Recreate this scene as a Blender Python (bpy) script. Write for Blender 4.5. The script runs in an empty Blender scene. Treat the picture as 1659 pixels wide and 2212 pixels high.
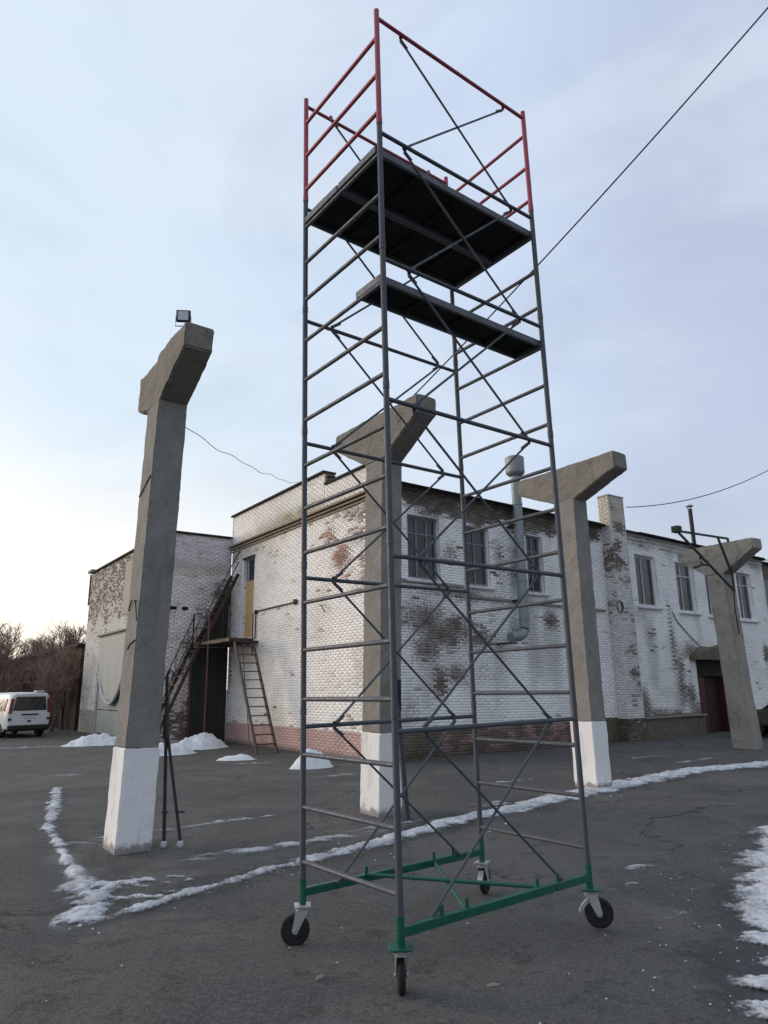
import bpy, bmesh, math, random
import numpy as np
from mathutils import Vector, Matrix, Euler
R = math.radians
random.seed(4)
rng = np.random.default_rng(11)
sc = bpy.context.scene
col = sc.collection

# ------------------------------------------------------------------ camera
cam_d = bpy.data.cameras.new('camera'); cam = bpy.data.objects.new('camera', cam_d); col.objects.link(cam)
cam_d.sensor_fit = 'VERTICAL'; cam_d.sensor_height = 36.0; cam_d.sensor_width = 27.0
cam_d.lens = 1500.18 / 2212 * 36; cam_d.clip_start = 0.05; cam_d.clip_end = 2000
FW = Vector((0, 0.96999, 0.24314)); RT = Vector((0.99990, 0.00338, -0.01348)); UP = Vector((0.01390, -0.24312, 0.96990))
m = Matrix((RT, UP, -FW)).transposed().to_4x4(); m.translation = (0, 0, 1.8593)
cam.matrix_world = m
sc.camera = cam

# ------------------------------------------------------------------ world: dusk sky under a thin cloud sheet
SUN_AZ, SUN_EL = R(-75), R(9)
SD = Vector((math.sin(SUN_AZ), math.cos(SUN_AZ), 0))
w = bpy.data.worlds.new('World'); sc.world = w; w.use_nodes = True
nt = w.node_tree; nt.nodes.clear()
def N(t, **k):
    n = nt.nodes.new(t)
    for a_, v in k.items(): setattr(n, a_, v)
    return n
out = N('ShaderNodeOutputWorld'); addsh = N('ShaderNodeAddShader')
sky = N('ShaderNodeTexSky', sky_type='NISHITA'); sky.sun_disc = False
sky.sun_elevation = R(3); sky.sun_rotation = SUN_AZ; sky.air_density = 1.2; sky.dust_density = 1.5
bg1 = N('ShaderNodeBackground'); bg1.inputs['Strength'].default_value = 0.06
nt.links.new(sky.outputs[0], bg1.inputs[0])
tc = N('ShaderNodeTexCoord')
dot = N('ShaderNodeVectorMath', operation='DOT_PRODUCT'); dot.inputs[1].default_value = SD
nt.links.new(tc.outputs['Generated'], dot.inputs[0])
mr = N('ShaderNodeMapRange'); mr.inputs['From Min'].default_value = -1; mr.inputs['From Max'].default_value = 1
nt.links.new(dot.outputs['Value'], mr.inputs['Value'])
rp = N('ShaderNodeValToRGB'); nt.links.new(mr.outputs[0], rp.inputs[0])
cr = rp.color_ramp; cr.interpolation = 'EASE'
stops = [(0.0, (.27, .32, .42)), (.25, (.34, .41, .54)), (.40, (.48, .55, .72)), (.55, (.58, .68, .85)), (.80, (.63, .755, .885)), (.92, (.86, .90, .93)), (1.0, (1.0, .97, .92))]
cr.elements[0].position = 0; cr.elements[0].color = (*stops[0][1], 1)
cr.elements[1].position = 1; cr.elements[1].color = (*stops[-1][1], 1)
for p_, c_ in stops[1:-1]:
    e = cr.elements.new(p_); e.color = (*c_, 1)
# streaked cloud sheet
mp = N('ShaderNodeMapping'); mp.inputs['Scale'].default_value = (1.0, 1.0, 3.2); mp.inputs['Rotation'].default_value = (0, R(18), 0)
nt.links.new(tc.outputs['Generated'], mp.inputs[0])
nz = N('ShaderNodeTexNoise'); nz.inputs['Scale'].default_value = 1.9; nz.inputs['Detail'].default_value = 5; nz.inputs['Roughness'].default_value = .5; nz.inputs['Distortion'].default_value = .5
nt.links.new(mp.outputs[0], nz.inputs['Vector'])
cl = N('ShaderNodeMapRange', interpolation_type='SMOOTHSTEP'); cl.inputs['From Min'].default_value = .36; cl.inputs['From Max'].default_value = .68
cl.inputs['To Min'].default_value = 0.0; cl.inputs['To Max'].default_value = .62
nt.links.new(nz.outputs[0], cl.inputs[0])
mixc = N('ShaderNodeMix', data_type='RGBA'); nt.links.new(cl.outputs[0], mixc.inputs['Factor'])
nt.links.new(rp.outputs[0], mixc.inputs['A']); mixc.inputs['B'].default_value = (.72, .79, .89, 1)
mp2 = N('ShaderNodeMapping'); mp2.inputs['Scale'].default_value = (1.3, 1.3, 2.4); mp2.inputs['Location'].default_value = (3.1, 1.7, .4); mp2.inputs['Rotation'].default_value = (R(10), R(-24), 0)
nt.links.new(tc.outputs['Generated'], mp2.inputs[0])
nz2 = N('ShaderNodeTexNoise'); nz2.inputs['Scale'].default_value = 2.6; nz2.inputs['Detail'].default_value = 6; nz2.inputs['Roughness'].default_value = .55; nz2.inputs['Distortion'].default_value = .7
nt.links.new(mp2.outputs[0], nz2.inputs['Vector'])
cl2 = N('ShaderNodeMapRange', interpolation_type='SMOOTHSTEP'); cl2.inputs['From Min'].default_value = .42; cl2.inputs['From Max'].default_value = .72; cl2.inputs['To Max'].default_value = .40
nt.links.new(nz2.outputs[0], cl2.inputs[0])
mixd = N('ShaderNodeMix', data_type='RGBA', blend_type='MULTIPLY'); nt.links.new(cl2.outputs[0], mixd.inputs['Factor']); nt.links.new(mixc.outputs['Result'], mixd.inputs['A']); mixd.inputs['B'].default_value = (.76, .75, .77, 1)
hz0 = N('ShaderNodeMath', operation='MULTIPLY'); hz0.inputs[1].default_value = .06
mixw = N('ShaderNodeMix', data_type='RGBA'); nt.links.new(hz0.outputs[0], mixw.inputs['Factor']); nt.links.new(mixd.outputs['Result'], mixw.inputs['A']); mixw.inputs['B'].default_value = (.80, .83, .90, 1)
# paler, warmer band close to the horizon on the sunset side
sep = N('ShaderNodeSeparateXYZ'); nt.links.new(tc.outputs['Generated'], sep.inputs[0])
hz = N('ShaderNodeMapRange', interpolation_type='SMOOTHSTEP'); hz.inputs['From Min'].default_value = .42; hz.inputs['From Max'].default_value = 0.02
hz.inputs['To Min'].default_value = 0; hz.inputs['To Max'].default_value = 1
nt.links.new(sep.outputs['Z'], hz.inputs[0])
hs = N('ShaderNodeMapRange', interpolation_type='SMOOTHSTEP'); hs.inputs['From Min'].default_value = .12; hs.inputs['From Max'].default_value = .74
nt.links.new(dot.outputs['Value'], hs.inputs[0])
mu = N('ShaderNodeMath', operation='MULTIPLY'); nt.links.new(hz.outputs[0], mu.inputs[0]); nt.links.new(hs.outputs[0], mu.inputs[1])
mixh = N('ShaderNodeMix', data_type='RGBA'); nt.links.new(mu.outputs[0], mixh.inputs['Factor']); nt.links.new(mixw.outputs['Result'], mixh.inputs['A']); nt.links.new(hz.outputs[0], hz0.inputs[0])
mixh.inputs['B'].default_value = (1.15, 1.06, .96, 1)
bg2 = N('ShaderNodeBackground'); bg2.inputs['Strength'].default_value = 1.02
nt.links.new(mixh.outputs['Result'], bg2.inputs[0])
nt.links.new(bg1.outputs[0], addsh.inputs[0]); nt.links.new(bg2.outputs[0], addsh.inputs[1]); nt.links.new(addsh.outputs[0], out.inputs[0])

# ------------------------------------------------------------------ sun behind the cloud, just left of the picture
sun_d = bpy.data.lights.new('sun', 'SUN'); sun_d.energy = 1.9; sun_d.angle = R(36); sun_d.color = (1.0, .86, .72)
sun = bpy.data.objects.new('sun', sun_d); col.objects.link(sun)
sv = Vector((math.sin(SUN_AZ) * math.cos(SUN_EL), math.cos(SUN_AZ) * math.cos(SUN_EL), math.sin(SUN_EL)))
sun.rotation_euler = sv.to_track_quat('Z', 'Y').to_euler(); sun.location = (-20, 10, 20)

sc.view_settings.view_transform = 'Standard'; sc.view_settings.look = 'None'
sc.view_settings.exposure = 0.0; sc.view_settings.gamma = 1.0; sc.view_settings.use_curve_mapping = False
sc.cycles.max_bounces = 6; sc.cycles.use_denoising = True

# ================================================================== helpers
def tag(o, label=None, cat=None, group=None, kind=None):
    if label: o['label'] = label
    if cat: o['category'] = cat
    if group: o['group'] = group
    if kind: o['kind'] = kind
    return o
def empty(name, loc=(0, 0, 0), rz=0.0, parent=None):
    o = bpy.data.objects.new(name, None); col.objects.link(o); o.location = loc; o.rotation_euler = (0, 0, rz)
    o.empty_display_size = .2
    if parent: o.parent = parent
    return o
class MB:
    def __init__(s): s.v = []; s.f = []
    def add(s, vs, fs):
        n = len(s.v); s.v += [tuple(x) for x in vs]; s.f += [tuple(i + n for i in f) for f in fs]; return s
    def box(s, x0, x1, y0, y1, z0, z1):
        return s.add([(x0,y0,z0),(x1,y0,z0),(x1,y1,z0),(x0,y1,z0),(x0,y0,z1),(x1,y0,z1),(x1,y1,z1),(x0,y1,z1)],
                     [(3,2,1,0),(4,5,6,7),(0,1,5,4),(1,2,6,5),(2,3,7,6),(3,0,4,7)])
    def bar(s, p0, p1, w_, h_, up=(0, 0, 1)):
        p0 = Vector(p0); p1 = Vector(p1); d = (p1 - p0).normalized(); u = Vector(up)
        if abs(d.dot(u)) > .98: u = Vector((1, 0, 0))
        x = d.cross(u).normalized(); y = x.cross(d).normalized(); x *= w_ / 2; y *= h_ / 2
        vs = [p0 - x - y, p0 + x - y, p0 + x + y, p0 - x + y, p1 - x - y, p1 + x - y, p1 + x + y, p1 - x + y]
        return s.add(vs, [(3,2,1,0),(4,5,6,7),(0,1,5,4),(1,2,6,5),(2,3,7,6),(3,0,4,7)])
    def tube(s, p0, p1, r0, r1=None, n=12, cap=True):
        r1 = r0 if r1 is None else r1
        p0 = Vector(p0); p1 = Vector(p1); d = (p1 - p0).normalized()
        u = Vector((0, 0, 1)) if abs(d.z) < .95 else Vector((1, 0, 0))
        x = d.cross(u).normalized(); y = x.cross(d).normalized()
        vs = []
        for p_, r_ in ((p0, r0), (p1, r1)):
            for k in range(n):
                a_ = 2 * math.pi * k / n; vs.append(p_ + x * (r_ * math.cos(a_)) + y * (r_ * math.sin(a_)))
        fs = [(k, (k + 1) % n, n + (k + 1) % n, n + k) for k in range(n)]
        if cap: fs += [tuple(range(n - 1, -1, -1)), tuple(range(n, 2 * n))]
        return s.add(vs, fs)
    def path(s, pts, r, n=8):
        pts = [Vector(p_) for p_ in pts]; vs = []; fs = []; N_ = len(pts)
        for i, p_ in enumerate(pts):
            d = (pts[min(i + 1, N_ - 1)] - pts[max(i - 1, 0)]).normalized()
            u = Vector((0, 0, 1)) if abs(d.z) < .95 else Vector((1, 0, 0))
            x = d.cross(u).normalized(); y = x.cross(d).normalized()
            rr = r[i] if isinstance(r, (list, tuple)) else r
            for k in range(n):
                a_ = 2 * math.pi * k / n; vs.append(p_ + x * (rr * math.cos(a_)) + y * (rr * math.sin(a_)))
        for i in range(N_ - 1):
            for k in range(n): fs.append((i*n + k, i*n + (k+1) % n, (i+1)*n + (k+1) % n, (i+1)*n + k))
        fs += [tuple(range(n - 1, -1, -1)), tuple(range((N_-1)*n, N_*n))]
        return s.add(vs, fs)
    def lathe(s, c, axis, prof, n=24):
        c = Vector(c); d = Vector(axis).normalized(); u = Vector((0, 0, 1)) if abs(d.z) < .95 else Vector((1, 0, 0))
        x = d.cross(u).normalized(); y = x.cross(d).normalized(); vs = []; fs = []
        for h_, r_ in prof:
            for k in range(n):
                a_ = 2 * math.pi * k / n; vs.append(c + d * h_ + x * (r_ * math.cos(a_)) + y * (r_ * math.sin(a_)))
        for i in range(len(prof) - 1):
            for k in range(n): fs.append((i*n + k, i*n + (k+1) % n, (i+1)*n + (k+1) % n, (i+1)*n + k))
        fs += [tuple(range(n - 1, -1, -1)), tuple(range((len(prof)-1)*n, len(prof)*n))]
        return s.add(vs, fs)
    def prism(s, poly, mapf, d0, d1):   # poly in 2D, mapf(u, v, d) -> xyz
        n = len(poly); vs = [mapf(u, v, d0) for u, v in poly] + [mapf(u, v, d1) for u, v in poly]
        return s.add(vs, [tuple(range(n - 1, -1, -1)), tuple(range(n, 2 * n))] + [(k, (k+1) % n, n + (k+1) % n, n + k) for k in range(n)])
    def mesh(s, name):
        me = bpy.data.meshes.new(name); me.from_pydata(s.v, [], s.f); me.update()
        bm = bmesh.new(); bm.from_mesh(me); bmesh.ops.recalc_face_normals(bm, faces=bm.faces); bm.to_mesh(me); bm.free()
        return me
    def build(s, name, mat, parent=None, smooth=False, bevel=0.0, seg=2):
        me = s.mesh(name); me.materials.append(mat)
        o = bpy.data.objects.new(name, me); col.objects.link(o)
        if parent: o.parent = parent
        if smooth:
            me.polygons.foreach_set('use_smooth', [True] * len(me.polygons))
            try: me.set_sharp_from_angle(angle=R(40))
            except Exception: pass
        if bevel:
            b_ = o.modifiers.new('bevel', 'BEVEL'); b_.width = bevel; b_.segments = seg; b_.limit_method = 'ANGLE'; b_.angle_limit = R(40)
        return o
def hash2(ix, iy, seed):
    h = (ix.astype(np.int64) * 374761393 + iy.astype(np.int64) * 668265263 + seed * 974711) & 0xffffffff
    h = ((h ^ (h >> 13)) * 1274126177) & 0xffffffff
    return ((h ^ (h >> 16)) & 0xffff) / 65535.0
def vnoise(x, y, seed=0):
    x = np.asarray(x, float); y = np.asarray(y, float)
    ix = np.floor(x); iy = np.floor(y); fx = x - ix; fy = y - iy
    fx = fx * fx * (3 - 2 * fx); fy = fy * fy * (3 - 2 * fy)
    a_ = hash2(ix, iy, seed); b_ = hash2(ix + 1, iy, seed); c_ = hash2(ix, iy + 1, seed); d_ = hash2(ix + 1, iy + 1, seed)
    return (a_ * (1 - fx) + b_ * fx) * (1 - fy) + (c_ * (1 - fx) + d_ * fx) * fy
def fbm(x, y, seed=0, o=4):
    s_ = 0; a_ = .5; t_ = 0
    for k in range(o):
        s_ = s_ + a_ * vnoise(np.asarray(x) * 2 ** k, np.asarray(y) * 2 ** k, seed + k * 17); t_ += a_; a_ *= .5
    return s_ / t_
def fast_mesh(name, verts, quads, mat, cols=None, smooth=False, parent=None):
    verts = np.asarray(verts, np.float32); quads = np.asarray(quads, np.int32)
    me = bpy.data.meshes.new(name); k = quads.shape[1]
    me.vertices.add(len(verts)); me.vertices.foreach_set('co', verts.ravel())
    me.loops.add(quads.size); me.loops.foreach_set('vertex_index', quads.ravel())
    me.polygons.add(len(quads)); me.polygons.foreach_set('loop_start', np.arange(0, quads.size, k, dtype=np.int32))
    me.update(calc_edges=True)
    if cols is not None:
        at = me.color_attributes.new('Col', 'FLOAT_COLOR', 'POINT')
        c4 = np.ones((len(verts), 4), np.float32); c4[:, :cols.shape[1]] = cols; at.data.foreach_set('color', c4.ravel())
    if smooth: me.polygons.foreach_set('use_smooth', np.ones(len(quads), bool))
    me.materials.append(mat); me.validate()
    o = bpy.data.objects.new(name, me); col.objects.link(o)
    if parent: o.parent = parent
    return o

# ================================================================== materials
class MT:
    def __init__(s, name, color=(.5, .5, .5), rough=.6, metal=0.0, spec=.4):
        s.m = bpy.data.materials.new(name); s.m.use_nodes = True; s.t = s.m.node_tree
        s.b = s.t.nodes['Principled BSDF']; s.b.inputs['Base Color'].default_value = (*color, 1)
        s.b.inputs['Roughness'].default_value = rough; s.b.inputs['Metallic'].default_value = metal
        s.b.inputs['Specular IOR Level'].default_value = spec; s.cur = None; s.color = color
    def n(s, t_, **k):
        x = s.t.nodes.new(t_)
        for a_, v in k.items(): setattr(x, a_, v)
        return x
    def vec(s, scale=(1, 1, 1), coord='Object'):
        t_ = s.n('ShaderNodeTexCoord'); m_ = s.n('ShaderNodeMapping'); m_.inputs['Scale'].default_value = scale
        s.t.links.new(t_.outputs[coord], m_.inputs[0]); return m_.outputs[0]
    def noise(s, scale, detail=4, rough=.55, vscale=(1, 1, 1), dist=0.0):
        x = s.n('ShaderNodeTexNoise'); x.inputs['Scale'].default_value = scale; x.inputs['Detail'].default_value = detail
        x.inputs['Roughness'].default_value = rough; x.inputs['Distortion'].default_value = dist
        s.t.links.new(s.vec(vscale), x.inputs['Vector']); return x.outputs[0]
    def ramp(s, src, lo, hi, a_=0.0, b_=1.0):
        x = s.n('ShaderNodeMapRange', interpolation_type='SMOOTHSTEP'); x.inputs['From Min'].default_value = lo; x.inputs['From Max'].default_value = hi
        x.inputs['To Min'].default_value = a_; x.inputs['To Max'].default_value = b_; s.t.links.new(src, x.inputs[0]); return x.outputs[0]
    def base(s):
        if s.cur is None:
            x = s.n('ShaderNodeRGB'); x.outputs[0].default_value = (*s.color, 1); s.cur = x.outputs[0]
        return s.cur
    def mix(s, fac, color, blend='MIX'):
        x = s.n('ShaderNodeMix', data_type='RGBA', blend_type=blend); s.t.links.new(s.base(), x.inputs['A'])
        if isinstance(color, tuple): x.inputs['B'].default_value = (*color, 1)
        else: s.t.links.new(color, x.inputs['B'])
        if isinstance(fac, float): x.inputs['Factor'].default_value = fac
        else: s.t.links.new(fac, x.inputs['Factor'])
        s.cur = x.outputs['Result']; s.t.links.new(s.cur, s.b.inputs['Base Color']); return s
    def attr(s):
        x = s.n('ShaderNodeAttribute', attribute_name='Col'); s.cur = x.outputs['Color']; s.t.links.new(s.cur, s.b.inputs['Base Color']); return s
    def bump(s, src, strength=.3, dist=.01):
        x = s.n('ShaderNodeBump'); x.inputs['Strength'].default_value = strength; x.inputs['Distance'].default_value = dist
        s.t.links.new(src, x.inputs['Height'])
        if s.b.inputs['Normal'].is_linked: s.t.links.new(s.b.inputs['Normal'].links[0].from_socket, x.inputs['Normal'])
        s.t.links.new(x.outputs[0], s.b.inputs['Normal']); return s
    def rough(s, src): s.t.links.new(src, s.b.inputs['Roughness']); return s

M = {}
# asphalt
a_ = MT('asphalt', (.076, .074, .070), .88, spec=.25)
a_.mix(a_.ramp(a_.noise(.16, 4, .6), .40, .60, 0, .9), (.122, .115, .104))
a_.mix(a_.ramp(a_.noise(.33, 5, .65, vscale=(1.6, .35, 1), dist=1.0), .50, .60, 0, .6), (.142, .132, .118))      # wheel-swept streaks
a_.mix(a_.ramp(a_.noise(.45, 6, .65, dist=.8), .49, .60, 0, .8), (.058, .058, .059))
a_.mix(a_.ramp(a_.noise(1.3, 5, .65, vscale=(.5, 1.2, 1), dist=.5), .52, .62, 0, .6), (.140, .133, .122))
a_.mix(a_.ramp(a_.noise(2.6, 3, .6), .58, .66, 0, .8), (.038, .036, .034))
a_.mix(a_.ramp(a_.noise(7, 3, .7), .54, .63, 0, .6), (.046, .045, .043))
a_.mix(a_.ramp(a_.noise(22, 2, .8), .50, .60, 0, .55), (.150, .146, .138))
a_.mix(a_.ramp(a_.noise(33, 2, .8), .53, .62, 0, .65), (.036, .036, .036))
a_.mix(a_.ramp(a_.noise(90, 1, .8), .50, .62, 0, .6), (.185, .18, .17))
a_.mix(a_.ramp(a_.noise(120, 1, .8), .52, .62, 0, .6), (.030, .030, .030))
vo = a_.n('ShaderNodeTexVoronoi', feature='DISTANCE_TO_EDGE'); vo.inputs['Scale'].default_value = .21
wn = a_.n('ShaderNodeTexNoise'); wn.inputs['Scale'].default_value = 1.3; wn.inputs['Detail'].default_value = 5
vm = a_.n('ShaderNodeVectorMath', operation='MULTIPLY_ADD'); vm.inputs[1].default_value = (1.3, 1.3, 0)
a_.t.links.new(a_.vec(), wn.inputs['Vector']); a_.t.links.new(wn.outputs[1], vm.inputs[0]); a_.t.links.new(a_.vec(), vm.inputs[2]); a_.t.links.new(vm.outputs[0], vo.inputs['Vector'])
crk = a_.ramp(vo.outputs['Distance'], .0015, .0045, 1, 0)
gate = a_.ramp(a_.noise(.35, 2), .45, .56, 0, .85)
mm = a_.n('ShaderNodeMath', operation='MULTIPLY'); a_.t.links.new(crk, mm.inputs[0]); a_.t.links.new(gate, mm.inputs[1])
a_.mix(mm.outputs[0], (.028, .027, .026))
a_.bump(a_.noise(110, 3, .85), .8, .008); a_.bump(a_.noise(4, 5, .7), .5, .03)
a_.rough(a_.ramp(a_.noise(.6, 5), .3, .7, .72, .95))
M['asphalt'] = a_.m
# concrete of the trestle columns
def concrete(name, c0, c1, dark, grime=.35):
    k = MT(name, c0, .9, spec=.2)
    k.mix(k.ramp(k.noise(2.2, 5, .65), .35, .68, 0, .8), c1)
    k.mix(k.ramp(k.noise(2.0, 5, .7, vscale=(1.6, 1.6, .40), dist=.4), .54, .74, 0, .5), dark)
    k.mix(k.ramp(k.noise(26, 4, .8), .60, .72, 0, .55), tuple(x * .55 for x in c0))
    k.mix(k.ramp(k.noise(1.1, 6, .7, dist=.4), .60, .74, 0, .55), tuple(x * .62 for x in c0))
    k.mix(k.ramp(k.noise(70, 2, .8), .5, .75, 0, .25), tuple(min(1, x * 1.35) for x in c0))
    k.mix(k.ramp(k.noise(2.4, 5, .7, vscale=(2.0, 2.0, .30), dist=.6), .60, .74, 0, .45), tuple(x * .6 for x in dark))
    k.mix(k.ramp(k.noise(.8, 5, .7, dist=1.2), .56, .70, 0, .45), tuple(min(1, x * 1.25) for x in c1))
    k.mix(k.ramp(k.noise(2.6, 3, .5, vscale=(.25, .25, 3.0), dist=.3), .655, .665, 0, .45), dark)
    k.mix(k.ramp(k.noise(3.6, 6, .8, dist=.3), .55, .66, 0, grime), (.085, .077, .066))
    k.mix(k.ramp(k.noise(14, 5, .8), .58, .68, 0, .5), tuple(x * .5 for x in c0))
    k.mix(k.ramp(k.noise(34, 3, .8), .58, .66, 0, .6), tuple(x * .42 for x in c0))
    k.bump(k.noise(40, 5, .85), .8, .012); k.bump(k.noise(8, 5, .7), .8, .03)
    return k.m
M['concrete'] = concrete('weathered_concrete', (.235, .228, .212), (.300, .290, .270), (.120, .112, .100))
M['concrete_old'] = concrete('old_concrete', (.30, .28, .245), (.39, .36, .32), (.13, .118, .10), .5)
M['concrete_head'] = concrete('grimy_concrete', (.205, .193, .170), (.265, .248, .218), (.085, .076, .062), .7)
a_ = MT('whitewash', (.82, .82, .82), .9, spec=.2)
a_.mix(a_.ramp(a_.noise(4, 5, .7), .55, .75, 0, .45), (.56, .55, .53))
a_.mix(a_.ramp(a_.noise(22, 4, .8), .63, .72, 0, .8), (.33, .31, .28))
a_.mix(a_.ramp(a_.noise(2.2, 5, .7, vscale=(1.5, 1.5, .35)), .54, .66, 0, .4), (.50, .49, .47))
so = a_.n('ShaderNodeSeparateXYZ'); a_.t.links.new(a_.vec(), so.inputs[0])
sp_ = a_.n('ShaderNodeMath', operation='MULTIPLY_ADD'); sp_.inputs[1].default_value = -.34; a_.t.links.new(a_.noise(9, 5, .75), sp_.inputs[0]); a_.t.links.new(so.outputs['Z'], sp_.inputs[2])
a_.mix(a_.ramp(sp_.outputs[0], -.13, -.04, .8, 0), (.17, .155, .14))            # splashed dirt along the foot
a_.bump(a_.noise(40, 4, .7), .6, .01); a_.bump(a_.noise(9, 4, .7), .5, .02); M['whitewash'] = a_.m
# brickwork: colour of each piece comes with the mesh
def brickmat(name):
    k = MT(name, rough=.9, spec=.2); k.attr()
    at = k.n('ShaderNodeAttribute', attribute_name='Col')
    k.mix(k.ramp(k.noise(5, 5, .75), .50, .74, 0, .20), (.45, .43, .41))
    rm = k.n('ShaderNodeMath', operation='MULTIPLY'); k.t.links.new(k.ramp(k.noise(15, 3, .75), .535, .56, 0, .9), rm.inputs[0]); k.t.links.new(k.ramp(at.outputs['Alpha'], .31, .40, 0, 1), rm.inputs[1])
    k.mix(rm.outputs[0], (.66, .645, .62))          # paint left on bare bricks
    ad = k.n('ShaderNodeMath', operation='MULTIPLY_ADD'); ad.inputs[1].default_value = .40
    k.t.links.new(at.outputs['Alpha'], ad.inputs[0]); k.t.links.new(k.noise(13, 5, .85, vscale=(1, 1, 1.6)), ad.inputs[2])
    k.mix(k.ramp(ad.outputs[0], .70, .745, 0, .88), (.135, .108, .088))              # chipped paint
    k.bump(k.noise(45, 4, .8), .6, .008); return k.m
M['brick'] = brickmat('painted_brick'); 
k = MT('mortar', rough=.95, spec=.1); k.attr(); k.mix(k.ramp(k.noise(9, 5, .85), .52, .66, 0, .8), (.14, .128, .115)); k.bump(k.noise(50, 3), .5, .006); M['mortar'] = k.m
def paint(name, c, rough=.45, var=.3, rust=0.0, spec=.45, metal=0.0, bs=.1, fine=45):
    k = MT(name, c, rough, metal, spec)
    k.mix(k.ramp(k.noise(6, 4, .7), .4, .7, 0, var), tuple(x * .6 for x in c))
    k.mix(k.ramp(k.noise(fine, 3, .7), .5, .72, 0, var * .8), tuple(min(1, x * 1.5 + .02) for x in c))
    if rust: k.mix(k.ramp(k.noise(11, 5, .75), .62 - .14 * rust, .74 - .1 * rust, 0, .85), (.12, .052, .028))
    k.bump(k.noise(90, 2), bs, .003); k.rough(k.ramp(k.noise(14, 4), .3, .7, max(.2, rough - .12), min(1, rough + .15)))
    return k.m
M['grey_tube'] = paint('grey_enamel', (.072, .081, .100), .50, .16, 0, .35, .04, bs=.0, fine=5)
M['red_tube'] = paint('red_enamel', (.33, .042, .080), .38, .18, 0, .5, bs=.0, fine=5)
M['green_tube'] = paint('green_enamel', (.004, .095, .058), .36, .35, 0, .5, bs=.03, fine=9)
M['zinc'] = paint('galvanised', (.50, .51, .52), .38, .3, 0, .5, .6)
M['rubber'] = paint('black_rubber', (.016, .016, .017), .75, .4, 0, .3)
M['deck'] = paint('deck_underside', (.020, .022, .020), .8, .5, 0, .2)
M['deck_edge'] = paint('deck_edge_steel', (.10, .11, .125), .5, .3, .2)
M['dark_iron'] = paint('dark_iron', (.022, .022, .026), .6, .5, .25)
M['blue_iron'] = paint('navy_enamel', (.022, .028, .05), .45, .4, .1)
M['stair_iron'] = paint('stair_brown_paint', (.050, .034, .029), .7, .6, .5)
M['red_iron'] = paint('stair_red_paint', (.105, .026, .024), .65, .6, .4)
M['dark_green'] = paint('dark_green_sheet', (.024, .027, .022), .7, .6, .3)
M['pale_green'] = paint('pale_green_gate', (.33, .355, .34), .75, .5, .1)
M['tarp'] = paint('frosted_tarp', (.46, .47, .45), .8, .35, 0, .2)
M['board'] = paint('raw_chipboard', (.58, .36, .19), .8, .3, 0, .2, bs=.3)
M['moss'] = paint('green_moss', (.075, .095, .02), .95, .6, 0, .1, bs=.6)
M['roofing'] = paint('roofing_felt', (.035, .032, .03), .9, .5, 0, .2)
M['duct'] = paint('duct_steel', (.25, .28, .30), .5, .3, .05, .4, .25)
M['frame_grey'] = paint('window_frame_grey', (.20, .215, .24), .7, .5, 0, .3)
M['frame_white'] = paint('window_frame_white', (.52, .53, .54), .7, .4, 0, .3)
M['plaster_white'] = paint('plaster_white', (.60, .60, .60), .9, .5, 0, .15, bs=.4)
M['plaster_tan'] = paint('plaster_tan', (.42, .38, .33), .9, .5, 0, .15, bs=.4)
M['cornice'] = paint('cornice_brick', (.30, .25, .19), .9, .8, 0, .15, bs=.5)
M['ledge'] = paint('ledge_concrete', (.27, .25, .22), .9, .6, 0, .15, bs=.5)
M['rubble'] = paint('mossy_rubble', (.16, .135, .105), .95, .9, 0, .1, bs=.9)
M['door_red'] = paint('door_dark_red', (.078, .018, .021), .6, .5, 0, .3)
M['door_leaf'] = paint('door_leaf_maroon', (.032, .013, .013), .6, .5, 0, .3)
M['door_dark'] = paint('door_black', (.014, .013, .013), .7, .5, 0, .2)
M['core'] = paint('wall_core', (.20, .18, .16), .95, .4, 0, .1)
M['brown_wall'] = paint('brown_brick_far', (.155, .125, .105), .95, .7, 0, .1, bs=.4)
M['shed'] = paint('shed_brown', (.055, .040, .036), .95, .6, 0, .1, bs=.4)
M['bark'] = paint('bark_brown', (.15, .105, .09), .95, .6, 0, .1)
M['twig'] = paint('twig_brown', (.28, .195, .16), .95, .6, 0, .1)
M['van_white'] = paint('van_white', (.66, .67, .69), .3, .12, 0, .5)
M['plastic'] = paint('black_plastic', (.02, .02, .022), .55, .4, 0, .3)
M['lamp_red'] = paint('lamp_red', (.15, .010, .03), .2, .2, 0, .6)
M['car_dark'] = paint('car_dark', (.018, .02, .024), .25, .2, 0, .6)
M['plate'] = paint('blank_plate', (.55, .56, .58), .5, .2)
def glass(name, c, r_):
    k = MT(name, c, r_, spec=.6); k.mix(k.ramp(k.noise(2.5, 4), .4, .65, 0, .7), tuple(x * 2.4 for x in c))
    k.bump(k.noise(1.3, 2), .35, .06); return k.m
M['glass'] = glass('dusty_glass', (.018, .021, .026), .12)
M['glass_van'] = glass('tinted_glass', (.008, .013, .014), .06)
M['lamp_glass'] = paint('lamp_glass', (.55, .57, .62), .15, .1, 0, .6)
k = MT('snow', (.64, .655, .69), .75, spec=.25)
k.mix(k.ramp(k.noise(2.5, 4, .65), .45, .60, 0, .8), (.44, .45, .475))
k.mix(k.ramp(k.noise(12, 3, .75), .50, .60, 0, .6), (.31, .31, .32))
k.mix(k.ramp(k.noise(55, 3, .8), .56, .66, 0, .7), (.20, .195, .19))
k.bump(k.noise(22, 5, .75), .6, .02); M['snow'] = k.m
k = MT('thin_snow', (.50, .51, .53), .85, spec=.2)
k.mix(k.ramp(k.noise(6, 5, .75), .42, .66, 0, .8), (.28, .28, .28))
k.bump(k.noise(40, 4), .5, .01); M['thin_snow'] = k.m
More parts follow.
